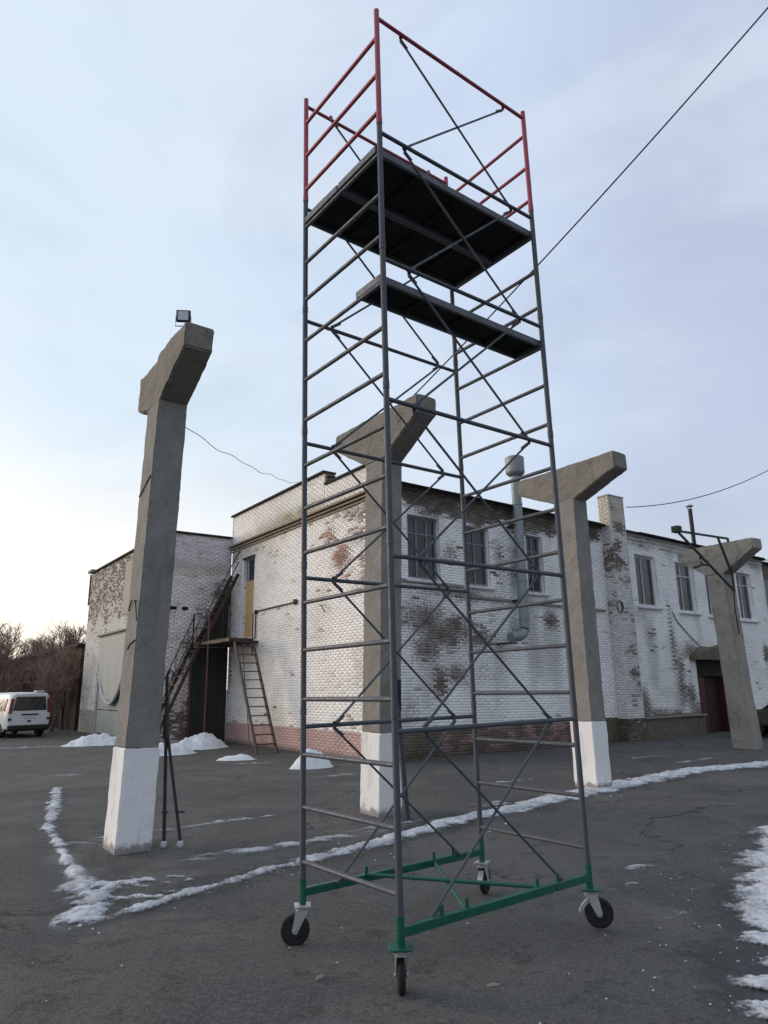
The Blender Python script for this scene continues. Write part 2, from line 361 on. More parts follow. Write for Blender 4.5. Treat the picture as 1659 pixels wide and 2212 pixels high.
k = MT('white_snow', (.74, .76, .79), .75, spec=.25); k.mix(k.ramp(k.noise(14, 5, .8), .56, .68, 0, .5), (.48, .47, .46)); k.mix(k.ramp(k.noise(2.2, 5, .7), .52, .76, 0, .4), (.66, .66, .67)); k.bump(k.noise(9, 5, .7), .7, .04); M['white_snow'] = k.m
def feather(mat, sc_, lo, hi):
    t_ = mat.node_tree; b_ = t_.nodes['Principled BSDF']; at = t_.nodes.new('ShaderNodeAttribute'); at.attribute_name = 'Col'
    n1 = t_.nodes.new('ShaderNodeTexNoise'); n1.inputs['Scale'].default_value = sc_; n1.inputs['Detail'].default_value = 4; n1.inputs['Roughness'].default_value = .75
    tc_ = t_.nodes.new('ShaderNodeTexCoord'); t_.links.new(tc_.outputs['Object'], n1.inputs['Vector'])
    m_ = t_.nodes.new('ShaderNodeMath'); m_.operation = 'ADD'; t_.links.new(at.outputs['Fac'], m_.inputs[0]); t_.links.new(n1.outputs[0], m_.inputs[1])
    r_ = t_.nodes.new('ShaderNodeMapRange'); r_.interpolation_type = 'SMOOTHSTEP'; r_.inputs['From Min'].default_value = lo; r_.inputs['From Max'].default_value = hi
    t_.links.new(m_.outputs[0], r_.inputs[0]); t_.links.new(r_.outputs[0], b_.inputs['Alpha'])
feather(M['snow'], 40, .66, 1.28); feather(M['thin_snow'], 30, .60, 1.35); feather(M['white_snow'], 20, .5, .62)
k = MT('ice', (.62, .64, .67), .5, spec=.3); k.mix(k.ramp(k.noise(20, 3), .4, .7, 0, .6), (.40, .41, .42)); M['ice'] = k.m
M['wood'] = paint('pale_wood', (.30, .27, .22), .9, .4, 0, .1)

# ================================================================== ground
g = MB(); g.add([(-500, -300, 0), (500, -300, 0), (500, 900, 0), (-500, 900, 0)], [(0, 1, 2, 3)])
ground = g.build('asphalt_ground', M['asphalt']); tag(ground, 'worn grey asphalt yard with cracks and dark stains', 'asphalt', kind='structure')

# ================================================================== main brick building (local x along the long face, local y back along the gable)
BX, BY, BTH = -0.21, 18.28, R(35.5)
CT, ST = math.cos(BTH), math.sin(BTH)
def bw(s, t, z=0.0): return Vector((BX + s * CT - t * ST, BY + s * ST + t * CT, z))
SH = 0.017                                       # the long face sinks a little towards its far end
bld = empty('brick_building', (BX, BY, 0), BTH)
tag(bld, 'two-storey whitewashed brick building with peeling paint behind the scaffold tower', 'building')
BR_L, BR_H, JT = .250, .068, .008
def intervals(u0, u1, holes, za, zb):
    iv = [(u0, u1)]
    for (a0, a1, b0, b1) in holes:
        if b0 < zb and b1 > za:
            nx = []
            for p_, q_ in iv:
                if a1 <= p_ or a0 >= q_: nx.append((p_, q_)); continue
                if a0 > p_: nx.append((p_, a0))
                if a1 < q_: nx.append((a1, q_))
            iv = nx
    return iv
def bricks_for(u0, u1, z0, z1, holes):
    out_ = []; row = 0; z = z0; H_ = BR_H + JT
    while z < z1 - .02:
        zb = min(z + BR_H, z1)
        off = (row % 2) * .5 * (BR_L + JT)
        for p_, q_ in intervals(u0, u1, holes, z + .01, zb - .01):
            k0 = math.floor((p_ - u0 - off) / (BR_L + JT)); x = u0 + off + k0 * (BR_L + JT)
            while x < q_:
                a0 = max(x, p_); a1 = min(x + BR_L, q_)
                if a1 - a0 > .04: out_.append((a0, a1, z, zb))
                x += BR_L + JT
        z += H_; row += 1
    return np.array(out_)
def holes_mask(u, z, holes):
    m_ = np.zeros(len(u), bool)
    for (a0, a1, b0, b1) in holes: m_ |= (u > a0) & (u < a1) & (z > b0) & (z < b1)
    return m_
def brick_boxes(bk, dep, mapf, cols):
    n = len(bk); back = -.035
    U = np.stack([bk[:,0], bk[:,1], bk[:,1], bk[:,0]], 1); Z = np.stack([bk[:,2], bk[:,2], bk[:,3], bk[:,3]], 1)
    ins = .0025
    Uf = np.stack([bk[:,0]+ins, bk[:,1]-ins, bk[:,1]-ins, bk[:,0]+ins], 1); Zf = np.stack([bk[:,2]+ins, bk[:,2]+ins, bk[:,3]-ins, bk[:,3]-ins], 1)
    D = np.repeat(dep[:, None], 4, 1) + rng.uniform(-.0015, .0015, (n, 4))
    vf = np.stack(mapf(Uf, Zf, D), -1); vb = np.stack(mapf(U, Z, np.minimum(D - .006, -.004)), -1); vk = np.stack(mapf(U, Z, np.full_like(D, back)), -1)
    V = np.concatenate([vf, vb, vk], 1).reshape(-1, 3)
    q = []
    base_ = np.array([[0,1,2,3],[0,4,5,1],[1,5,6,2],[2,6,7,3],[3,7,4,0],[4,8,9,5],[5,9,10,6],[6,10,11,7],[7,11,8,4]])
    Q = (base_[None] + (np.arange(n) * 12)[:, None, None]).reshape(-1, 4)
    C = np.repeat(cols, 12, 0)
    return V, Q, C
def mortar_grid(u0, u1, z0, z1, holes, mapf, colf, dep=-.0055):
    us = sorted(set([u0, u1] + [h for a in holes for h in a[:2] if u0 < h < u1])); zs = sorted(set([z0, z1] + [h for a in holes for h in a[2:] if z0 < h < z1]))
    def fine(xs, st):
        o_ = []
        for p_, q_ in zip(xs[:-1], xs[1:]):
            k_ = max(1, int(math.ceil((q_ - p_) / st))); o_ += list(np.linspace(p_, q_, k_, endpoint=False))
        return np.array(o_ + [xs[-1]])
    us = fine(us, .22); zs = fine(zs, .16)
    uc = (us[:-1] + us[1:]) / 2; zc = (zs[:-1] + zs[1:]) / 2
    UC, ZC = np.meshgrid(uc, zc, indexing='ij'); keep = ~holes_mask(UC.ravel(), ZC.ravel(), holes)
    UU, ZZ = np.meshgrid(us, zs, indexing='ij'); V = np.stack(mapf(UU, ZZ, np.full_like(UU, dep)), -1).reshape(-1, 3)
    nz_ = len(zs); i, j = np.meshgrid(np.arange(len(uc)), np.arange(len(zc)), indexing='ij'); i = i.ravel()[keep]; j = j.ravel()[keep]
    Q = np.stack([i * nz_ + j, (i + 1) * nz_ + j, (i + 1) * nz_ + j + 1, i * nz_ + j + 1], 1)
    C = colf(UU.ravel(), ZZ.ravel())
    vs = [V]; qs = [Q]; cs = [C]; n = len(V)
    for (a0, a1, b0, b1) in holes:          # reveals
        pts = [(a0, b0), (a1, b0), (a1, b1), (a0, b1)]
        for k_ in range(4):
            (ua, za), (ub, zb) = pts[k_], pts[(k_ + 1) % 4]
            uu = np.array([ua, ub, ub, ua]); zz = np.array([za, zb, zb, za]); dd = np.array([-.002, -.002, -.34, -.34])
            vs.append(np.stack(mapf(uu, zz, dd), -1)); qs.append(np.array([[n, n + 1, n + 2, n + 3]])); cs.append(colf(uu, zz) * np.array([1.25, 1.25, 1.25, 1])); n += 4
    return np.concatenate(vs), np.concatenate(qs), np.concatenate(cs)
def ell(u, z, lst):
    m_ = np.zeros(len(u))
    for (cu, cz, ru, rz, s_) in lst: m_ = np.maximum(m_, s_ * np.exp(-(((u - cu) / ru) ** 2 + ((z - cz) / rz) ** 2)))
    return m_
def lerp(a, b, t): return a * (1 - t[:, None]) + np.array(b)[None] * t[:, None]
def expo_cols(u, z, r1, seed, redness):
    c = np.array([.205, .145, .115])[None] * (.55 + .8 * r1[:, None])
    c = lerp(c, (.33, .125, .075), np.clip(redness, 0, 1))
    gm = np.clip((fbm(u * .9 + 9, z * .9, seed + 40) - .52) * 5, 0, 1) * .6
    return lerp(c, (.115, .10, .062), gm)
# ---- left gable wall
def col_left(u, z, brick=True):
    n = len(u); r1 = hash2(np.floor(u * 7.3), np.floor(z * 13), 5) if not brick else rng.random(n)
    n1 = fbm(u * 1.1, z * 1.1, 3); n2 = fbm(u * 5, z * 5, 8)
    c = np.array([.88, .86, .835])[None] * (.91 + .12 * r1[:, None])
    c = lerp(c, (.55, .51, .46), np.clip((n1 - .5) * 3, 0, 1) * .45)
    strip = np.exp(-((z - 7.18) / .30) ** 2) * np.clip(1.4 - abs(u - 5.2) / 3.6, 0, 1) + .8 * np.exp(-((z - 6.75) / .28) ** 2) * np.clip((u - 6.2) / 1.5, 0, 1)
    c = lerp(c, (.30, .245, .165), np.clip(strip * (.25 + .6 * n1), 0, .6))
    c = lerp(c, (.27, .27, .13), np.clip(np.exp(-((u - 4.7) / 1.2) ** 2 - ((z - 7.35) / .22) ** 2) * n2 * 1.5, 0, .8))
    wear = ell(u, z, [(1.75, 5.5, .60, .50, .78), (2.5, 6.2, .45, .55, .52), (1.0, 6.65, 1.0, .35, .55), (.9, 6.0, .8, .5, .5), (1.3, 6.95, 1.0, .2, .62), (.5, 5.4, .5, 1.2, .42), (9.6, 6.6, .7, .4, .5), (.35, 7.7, .5, .2, .4), (9.5, 2.0, .25, 1.8, .4), (3.5, 7.0, 2.4, .12, .5)])
    m_ = wear + (n2 - .5) * .7 + (n1 - .5) * .25 + (r1 - .5) * .8 + .12 - .3 * (z > 7.2)
    ex = np.clip((m_ - .53) * 6, 0, 1)
    red = ell(u, z, [(1.75, 5.5, .62, .5, 1), (2.6, 6.5, .35, .4, .8), (1.9, 5.0, .4, .3, .7)])
    c = lerp(c, 0, ex) + expo_cols(u, z, r1, 3, red) * ex[:, None] * (1.0 + 1.0 * (red[:, None] > .35))
    pk = z < .70 + .02 * np.sin(u * 3)
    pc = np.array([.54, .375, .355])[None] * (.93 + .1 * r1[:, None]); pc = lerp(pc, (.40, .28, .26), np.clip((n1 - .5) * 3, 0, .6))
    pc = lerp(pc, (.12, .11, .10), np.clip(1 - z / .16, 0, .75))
    c = np.where(pk[:, None], pc, c)
    return c, np.where(pk, ex * .3, ex), np.where(pk, .25, wear * .9 * (z < 7.2) + .10 + .2 * np.clip((n1 - .5) * 3, 0, 1))
LH = [(7.64, 8.52, 3.58, 6.42)]
mapL = lambda u, z, d: (-d, u, z)
def wall(name, mapf, u0, u1, z0, z1, holes, colfun, smoothf, parent, single=0):
    bk = bricks_for(u0, u1, z0, z1, holes); uc = (bk[:,0] + bk[:,1]) / 2; zc = (bk[:,2] + bk[:,3]) / 2
    c, ex, sf_ = colfun(uc, zc); c = np.concatenate([c, np.clip(sf_, 0, 1)[:, None]], 1); dep = rng.uniform(-.0015, .0025, len(bk)) - ex * rng.uniform(.0, .003, len(bk))
    def cm(u, z):
        r_ = colfun(np.asarray(u), np.asarray(z), False); o_ = np.concatenate([r_[0] * smoothf(np.asarray(u), np.asarray(z))[:, None], np.clip(r_[2], 0, 1)[:, None]], 1); return o_
    V, Q, C = mortar_grid(u0, u1, z0, z1, holes, mapf, cm)
    w_ = fast_mesh(name, V, Q, M['mortar'], C, parent=parent)
    return w_, bk, dep, c
spk = lambda u, z: np.clip(.92 + .4 * (fbm(np.asarray(u) * 1.3, np.asarray(z) * 1.3, 77) - .3) + .2 * (np.asarray(z) < .7), .3, 1.0)
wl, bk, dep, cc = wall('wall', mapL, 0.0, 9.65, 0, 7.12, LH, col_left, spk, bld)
# the 300 bricks nearest the camera are single objects, the rest of the gable is one part
uc = (bk[:,0] + bk[:,1]) / 2; zc = (bk[:,2] + bk[:,3]) / 2; full = (bk[:,1] - bk[:,0]) > .24
score = np.where(full & (uc > .45) & (uc < 4.4) & (zc > .8), abs(zc - 1.9), 99); pick = np.argsort(score)[:300]; isp = np.zeros(len(bk), bool); isp[pick] = True
V, Q, C = brick_boxes(bk[~isp], dep[~isp], mapL, cc[~isp])
bo = fast_mesh('brickwork', V, Q, M['brick'], C, parent=bld); tag(bo, kind='stuff')
variants = []
order = np.argsort(cc[pick].sum(1))
for k in range(12):
    ids = pick[order[k * 25:(k + 1) * 25]]
    V, Q, C = brick_boxes(np.array([[-.125, .125, -.033, .033]]), np.array([0.0]), mapL, cc[ids].mean(0)[None])
    proto = None
    for i in ids:
        if proto is None:
            proto = fast_mesh('brick', V, Q, M['brick'], C, parent=wl); o = proto
        else:
            o = proto.copy(); col.objects.link(o); o.parent = wl
        o.location = (-dep[i], uc[i], zc[i])
# parapet above the gable, with its step, as a second course block
def col_par(u, z, brick=True): return col_left(u, z, brick)
w2, bk, dep, cc = wall('parapet', mapL, 2.75, 9.65, 7.20, 8.27, [], col_par, spk, bld)
V, Q, C = brick_boxes(bk, dep, mapL, cc); tag(fast_mesh('brickwork', V, Q, M['brick'], C, parent=bld), kind='stuff')
w3, bk, dep, cc = wall('parapet', mapL, 0.0, 2.745, 7.20, 7.86, [], col_par, spk, bld)
V, Q, C = brick_boxes(bk, dep, mapL, cc); tag(fast_mesh('brickwork', V, Q, M['brick'], C, parent=bld), kind='stuff')
# ---- long face
WINS = [(1.05, 2.20, 4.76, 6.56), (3.15, 4.16, 4.76, 6.52), (5.78, 6.52, 4.76, 6.58), (11.40, 12.66, 4.74, 6.60), (13.92, 15.14, 4.70, 6.58), (15.92, 16.95, 4.66, 6.50), (18.30, 19.48, 4.66, 6.62)]
DOORH = (14.55, 16.80, -.05, 2.92)
RH = WINS + [DOORH, (9.62, 10.46, -.2, 7.6)]
def col_right(u, z, brick=True):
    n = len(u); r1 = hash2(np.floor(u * 7.3), np.floor(z * 13), 6) if not brick else rng.random(n)
    n1 = fbm(u * .9 + 4, z * .9, 23); n2 = fbm(u * 3.2, z * 3.8, 28); n3 = fbm(u * 1.6, z * .35, 51); n4 = fbm(u * 7, z * 9, 29, 2)
    c = np.array([.90, .90, .895])[None] * (.93 + .11 * r1[:, None])
    c = lerp(c, (.56, .55, .52), np.clip((n1 - .5) * 3, 0, 1) * .4)
    c = lerp(c, (.34, .33, .31), np.clip((n3 - .57) * 5, 0, 1) * .55)          # long run-off streaks
    wear = ell(u, z, [(1.5, 3.7, 1.2, .55, .62), (2.6, 3.35, 1.5, .6, .64), (1.6, 2.85, .7, .4, .55), (3.6, 3.2, .8, .45, .62), (2.1, 1.9, .28, .5, .66), (2.6, 2.2, .4, .3, .5), (5.0, 3.6, .5, .4, .45), (6.7, 3.9, .45, .42, .7), (2.6, 5.6, .45, .4, .55), (4.6, 5.6, .35, 1.0, .47), (2.7, 4.4, 1.9, .16, .5), (5.2, 5.2, .4, .9, .45), (13.2, 3.9, .16, 1.6, .56), (13.5, 2.2, .25, 1.2, .54), (19.9, 3.3, .25, .5, .8), (11.9, 3.7, .4, .7, .4), (14.1, 1.6, .35, 1.0, .5), (11.2, 1.2, .3, .8, .5), (14.2, 3.2, .5, .35, .55), (14.3, .9, .35, .6, .6), (17.2, 3.3, .5, .4, .55), (12.2, 1.05, 1.6, .18, .5)])
    top = np.clip((z - 6.60 - .45 * (n2 - .5) - 1.0 * (.5 - n3)) / .35, 0, 1) * np.where(u < 9.5, .95, .40)
    m_ = np.maximum(wear, top) + (n2 - .5) * 1.0 + (n4 - .5) * .9 + (r1 - .5) * .55
    ex = np.clip((m_ - .53) * 4, 0, 1)
    red = ell(u, z, [(2.1, 1.75, .3, .35, 1), (6.7, 3.9, .45, .4, .6), (1.6, 3.0, .2, .3, .4)])
    e = expo_cols(u, z, r1, 23, red)
    e = lerp(e, (.11, .095, .08), np.full(n, .45)) if True else e
    e = lerp(e, (.045, .042, .03), np.clip((z - 6.6) / .4, 0, 1) * np.where(u < 9.5, .9, .3) * (r1 > .2))
    c = lerp(c, 0, ex) + e * ex[:, None]
    c = lerp(c, (.40, .30, .10), np.clip(ell(u, z, [(11.25, 1.25, .35, .25, 1)]) * n2 * 1.5, 0, .8))
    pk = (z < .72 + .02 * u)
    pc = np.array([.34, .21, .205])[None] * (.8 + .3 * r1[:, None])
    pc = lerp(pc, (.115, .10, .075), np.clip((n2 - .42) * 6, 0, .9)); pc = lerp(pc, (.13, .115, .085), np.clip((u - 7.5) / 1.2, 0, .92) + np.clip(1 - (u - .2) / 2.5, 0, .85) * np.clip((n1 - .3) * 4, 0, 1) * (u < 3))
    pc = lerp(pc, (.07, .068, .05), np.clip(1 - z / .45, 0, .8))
    c = np.where(pk[:, None], pc, c)
    return c, ex, np.where(pk, .3, np.maximum(wear, top) + .12 + .3 * np.clip((n1 - .5) * 3, 0, 1))
mapR = lambda u, z, d: (u, -d, z - SH * u)
def smr(u, z):
    f = np.full(len(u), .88) + .4 * (fbm(u, z, 78) - .5); f = f + .36 * np.clip((3.0 - z) / 1.0, 0, 1) * np.clip((u - 2.0) / 1.5, 0, 1); f = f + .30 * np.clip((u - 10.5) / .5, 0, 1) * (z < 6.8)
    return np.clip(f, .5, 1.0)
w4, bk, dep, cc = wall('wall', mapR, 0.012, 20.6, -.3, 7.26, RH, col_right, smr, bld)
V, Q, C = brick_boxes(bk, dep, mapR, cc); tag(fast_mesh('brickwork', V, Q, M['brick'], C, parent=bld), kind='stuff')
# pilaster that rises into the chimney
def col_ch(u, z, brick=True):
    n = len(u); r1 = rng.random(n); n2 = fbm(u * 3 + 7, z * 3, 61)
    c = np.array([.70, .69, .675])[None] * (.85 + .25 * r1[:, None]); c = np.where((z > 7.35)[:, None], np.array([.60, .55, .47])[None] * (.85 + .25 * r1[:, None]), c)
    m_ = ell(u, z, [(9.9, 6.2, .45, .9, .75), (10.1, 7.4, .6, .5, .5), (10.2, 3.0, .5, 1.6, .42), (-.2, 6.2, .5, .9, .75), (-.2, 5.0, .4, 2, .35)]) + (n2 - .5) * 1.1 + (r1 - .5) * .4
    ex = np.clip((m_ - .42) * 5, 0, 1); e = lerp(expo_cols(u, z, r1, 70, np.zeros(n)), (.10, .085, .06), np.full(n, .35))
    c = lerp(c, 0, ex) + e * ex[:, None]
    c = np.where((z < .9)[:, None], np.array([.12, .105, .08])[None] * (.7 + .7 * r1[:, None]), c); return c, ex, np.clip(m_, 0, 1) * .6 + .2
PD = .42
for nm, mf, u0, u1 in (('chimney_front', lambda u, z, d: (u, -PD - d, z - SH * 10), 9.62, 10.46), ('chimney_side', lambda u, z, d: (9.62 - d, u, z - SH * 10), -PD, .04), ('chimney_side', lambda u, z, d: (10.46 + d, u, z - SH * 10), -PD, .04)):
    w5, bk, dep, cc = wall(nm, mf, u0, u1, -.1, 8.42, [], col_ch, lambda u, z: np.full(len(u), .55), bld)
    V, Q, C = brick_boxes(bk, dep, mf, cc); tag(fast_mesh('brickwork', V, Q, M['brick'], C, parent=bld), kind='stuff')
MB().box(9.60, 10.48, -PD - .02, .05, 8.25, 8.30).build('chimney_cap', M['plaster_tan'], bld, bevel=.01)
# solid core, roof, cornice, copings
MB().box(.40, 20.55, .40, 9.60, 0, 7.0).build('wall_core', M['core'], bld)
MB().add([(-.03, -.32, 7.33), (20.75, -.32, 7.33 - SH * 20.7), (20.75, 9.6, 7.9 - SH * 20.7), (-.03 + .5, 9.6, 7.6), (.45, .0, 7.36)], [(0, 1, 2, 3, 4)]).build('roof_underlay', M['roofing'], bld)
rs = MB()
for k in range(9):           # uneven felt edge over the eave
    s0 = .42 + k * 2.24; s1 = s0 + 2.23
    if s0 < 9.52 < s1: s1 = 9.60
    if s0 < 10.46 and s0 > 9.4: s0 = 10.48
    if s1 - s0 < .05: continue
    y0 = -.16 - .05 * random.random(); zt = 7.42 + random.uniform(-.012, .012)
    rs.add([(s0, y0, zt - SH*s0 - .055), (s1, y0, zt - SH*s1 - .055), (s1, 9.2, zt + .35 - SH*s1), (s0, 9.2, zt + .35 - SH*s0), (s0, y0, zt - SH*s0), (s1, y0, zt - SH*s1), (s1, 9.2, zt + .42 - SH*s1), (s0, 9.2, zt + .42 - SH*s0)],
           [(3,2,1,0),(4,5,6,7),(0,1,5,4),(1,2,6,5),(2,3,7,6),(3,0,4,7)])
rs.build('roof', M['roofing'], bld)
for (s0, s1, dz, dd) in ((0.02, 9.56, 0, .05), (10.54, 20.6, 0, .05), (10.54, 20.6, -.14, .035), (0.02, 9.56, .09, .10), (10.54, 20.6, .09, .10)):
    MB().add([mapR(s0, 7.26 + dz, -.02), mapR(s1, 7.26 + dz, -.02), mapR(s1, 7.26 + dz, dd), mapR(s0, 7.26 + dz, dd), mapR(s0, 7.335 + dz, -.02), mapR(s1, 7.335 + dz, -.02), mapR(s1, 7.335 + dz, dd), mapR(s0, 7.335 + dz, dd)],
             [(3,2,1,0),(4,5,6,7),(0,1,5,4),(1,2,6,5),(2,3,7,6),(3,0,4,7)]).build('eave_course', M['rubble'] if s0 < 5 else M['plaster_white'], bld, bevel=.006)
for k, (z0, z1, dd) in enumerate(((6.87, 6.915, .05), (6.965, 7.01, .10), (7.065, 7.125, .15))):     # corbelled cornice of the gable
    MB().box(-dd, .05, -.0 - k * .003, 9.70 + dd * .5, z0, z1).build('cornice', M['cornice'], bld, bevel=.008)
MB().box(-.10, .38, 2.70, 9.74, 8.275, 8.335).build('coping', M['roofing'], bld, bevel=.006)
MB().box(-.08, .36, -.02, 2.69, 7.865, 7.93).build('coping', M['roofing'], bld, bevel=.006)
MB().box(.04, .32, 2.75, 9.65, 7.15, 8.275).build('parapet_back', M['core'], bld)
MB().box(.04, .32, .03, 2.72, 7.15, 7.865).build('parapet_back', M['core'], bld)
MB().box(-.012, .32, 9.651, 9.70, 7.0, 8.27).build('parapet_end', M['plaster_white'], bld)
st_ = MB()
for k in range(5): st_.box(.02 + .0, .30, 2.66 - .05 * (k % 2), 2.75, 7.94 + k * .067, 7.99 + k * .067)
st_.build('parapet_step', M['rubble'], bld)
# belt ledge with plants below the windows
for s0, s1, z in ((3.3, 9.4, 4.36), (.2, 3.0, 4.62)):
    MB().add([mapR(s0, z, -.02), mapR(s1, z, -.02), mapR(s1, z, .07), mapR(s0, z, .07), mapR(s0, z + .10, -.02), mapR(s1, z + .10, -.02), mapR(s1, z + .07, .07), mapR(s0, z + .07, .07)],
         [(3,2,1,0),(4,5,6,7),(0,1,5,4),(1,2,6,5),(2,3,7,6),(3,0,4,7)]).build('belt_ledge', M['ledge'], bld, bevel=.012)
# windows
def window(i, s0, s1, z0, z1):
    white = i >= 3; fm = M['frame_white'] if white else M['frame_grey']
    d = -.15; th = .05; zz = lambda u: -SH * (s0 + s1) / 2
    o_ = -SH * (s0 + s1) / 2
    def bx(u0, u1, a0, a1, d0, d1): return (u0, u1, -d1, -d0, a0 + o_, a1 + o_)
    f = MB(); fw = .075 if not white else .085
    f.box(*bx(s0, s0 + fw, z0, z1, d - th, d)); f.box(*bx(s1 - fw, s1, z0, z1, d - th, d)); f.box(*bx(s0 + fw, s1 - fw, z0, z0 + fw, d - th, d)); f.box(*bx(s0 + fw, s1 - fw, z1 - fw, z1, d - th, d))
    W_ = s1 - s0
    if i in (0, 1): cols_ = [.36, .68] if i == 0 else [.5]
    elif i == 2: cols_ = [.5]
    else: cols_ = [.44] if i != 4 else [.42]
    xs = [s0 + fw] + [s0 + W_ * c_ for c_ in cols_] + [s1 - fw]
    tz = z1 - .50 if i in (0, 1, 2, 4, 6) else None
    for x in xs[1:-1]: f.box(*bx(x - .028, x + .028, z0 + fw, z1 - fw, d - th + .005, d + .006))
    if tz: 
        for p_, q_ in zip(xs[:-1], xs[1:]): f.box(*bx(p_ + .03, q_ - .03, tz - .025, tz + .025, d - th + .006, d + .003))
    wo = f.build('window', fm, bld, bevel=.006)
    for p_, q_ in zip(xs[:-1], xs[1:]):
        for a0, a1 in ([(z0 + fw, tz - .02), (tz + .02, z1 - fw)] if tz else [(z0 + fw, z1 - fw)]):
            MB().box(*bx(p_, q_, a0, a1, d - .035, d - .028)).build('pane', M['glass'], wo)
    MB().box(*bx(s0 - .02, s1 + .02, z0 - .02, z1 + .02, -.345, -.335)).build('backing', M['door_dark'], wo)
    sl = MB(); sl.add([(s0 - .10, -.10, z0 - .11 + o_), (s1 + .10, -.10, z0 - .11 + o_), (s1 + .10, .16, z0 - .11 + o_), (s0 - .10, .16, z0 - .11 + o_), (s0 - .10, -.10, z0 - .045 + o_), (s1 + .10, -.10, z0 - .045 + o_), (s1 + .10, .16, z0 - .002 + o_), (s0 - .10, .16, z0 - .002 + o_)],
           [(3,2,1,0),(4,5,6,7),(0,1,5,4),(1,2,6,5),(2,3,7,6),(3,0,4,7)])
    sl.build('sill', M['plaster_white'], wo, bevel=.008)
    if white:            # the half-open curtain / painted reveal seen at the right of each sash
        MB().box(*bx(s1 - fw - .18, s1 - fw - .01, z0 + .09, z1 - .1, d - .11, d - .10)).build('curtain', M['plaster_white'], wo)
    return wo
for i, q in enumerate(WINS): window(i, *q)
# entrance: dark red jambs, open dark doorway, mounded canopy
s0, s1, z0, z1 = DOORH; o_ = -SH * 15.5
dr = MB(); dr.box(s0, s0 + .34, -.03, .30, z0 - .3 + o_, z1 - .62 + o_); dr.box(s1 - .45, s1, -.03, .30, z0 - .3 + o_, z1 - .62 + o_)
do = dr.build('door', M['door_red'], bld, bevel=.01)
MB().box(s0, s1, .02, .30, z1 - .60 + o_, z1 + o_).build('transom', M['door_dark'], do)
MB().box(s0 + .34, s1 - .45, .27, .31, z0 - .3 + o_, z1 - .60 + o_).build('door_leaf', M['door_leaf'], do)
MB().box(s0 + .34, s0 + .42, .10, .27, z0 - .3 + o_, z1 - .62 + o_).build('door_stile', M['door_red'], do)
MB().tube((s0 + .60, .24, 1.72 + o_), (s0 + .68, .20, 1.86 + o_), .018).build('handle', M['zinc'], do)
cp = []; nu, nv = 26, 12
for i in range(nu):
    for j in range(nv):
        u = i / (nu - 1); v = j / (nv - 1)
        prof = (1 - abs(2 * u - 1) ** 2.6) * (1 - .35 * v)
        z = 2.93 + .12 + .42 * prof * (.8 + .4 * vnoise(np.array([u * 9.]), np.array([v * 5.]), 3)[0]); 
        cp.append((14.15 + 2.9 * u, .02 - .40 * v - .05 * math.sin(u * 9) * v, z + .07 * (vnoise(np.array([u * 23.]), np.array([v * 9.]), 6)[0] - .5) + o_))
fs = [(i * nv + j, (i + 1) * nv + j, (i + 1) * nv + j + 1, i * nv + j + 1) for i in range(nu - 1) for j in range(nv - 1)]
cpy = MB(); cpy.add(cp, fs); nb = len(cp)
cpy.add([(x, y, 2.92 + o_) for (x, y, z) in cp], fs)
for i in range(nu - 1): cpy.f.append((i * nv + nv - 1, (i + 1) * nv + nv - 1, nb + (i + 1) * nv + nv - 1, nb + i * nv + nv - 1))
for j in range(nv - 1): cpy.f.append((j, j + 1, nb + j + 1, nb + j)); cpy.f.append(((nu-1)*nv + j, (nu-1)*nv + j + 1, nb + (nu-1)*nv + j + 1, nb + (nu-1)*nv + j))
cpy.build('canopy', M['rubble'], bld, smooth=True)
# projecting plinth ledge beside the door
MB().add([(10.75, -.22, -.3), (14.45, -.22, -.36), (14.45, .0, -.36), (10.75, .0, -.3), (10.75, -.18, .86 - SH*10.7), (14.45, -.18, .86 - SH*14.4), (14.45, .0, .90 - SH*14.4), (10.75, .0, .90 - SH*10.7)],
         [(3,2,1,0),(4,5,6,7),(0,1,5,4),(1,2,6,5),(2,3,7,6),(3,0,4,7)]).build('plinth', M['rubble'], bld, bevel=.03)
MB().box(10.72, 14.48, -.26, .0, .66, .72).build('plinth_ledge', M['ledge'], bld, bevel=.01)
# boarded upper door of the gable
t0, t1, z0, z1 = LH[0]
bd = MB(); bd.box(.10, .15, t0, t0 + .06, z0, z1); bd.box(.10, .15, t1 - .06, t1, z0, z1); bd.box(.10, .15, t0 + .06, t1 - .06, z1 - .06, z1); bd.box(.10, .15, t0 + .06, t1 - .06, z1 - .86, z1 - .80)
bdo = bd.build('door', M['frame_grey'], bld)
MB().box(.085, .11, t0 + .03, t1 - .03, z0 + .02, z1 - .80).build('board', M['board'], bdo)
MB().box(.13, .14, t0 + .05, t1 - .05, z1 - .80, z1 - .05).build('pane', M['glass'], bdo)
MB().box(.05, .09, t0 + .62, t0 + .66, z1 - .78, z1 - .06).build('mullion', M['frame_white'], bdo)
MB().box(-.06, .10, t0 - .05, t1 + .05, z1 + .002, z1 + .07).build('lintel', M['dark_iron'], bdo)
MB().box(.33, .34, t0 - .05, t1 + .05, z0, z1).build('backing', M['door_dark'], bdo)

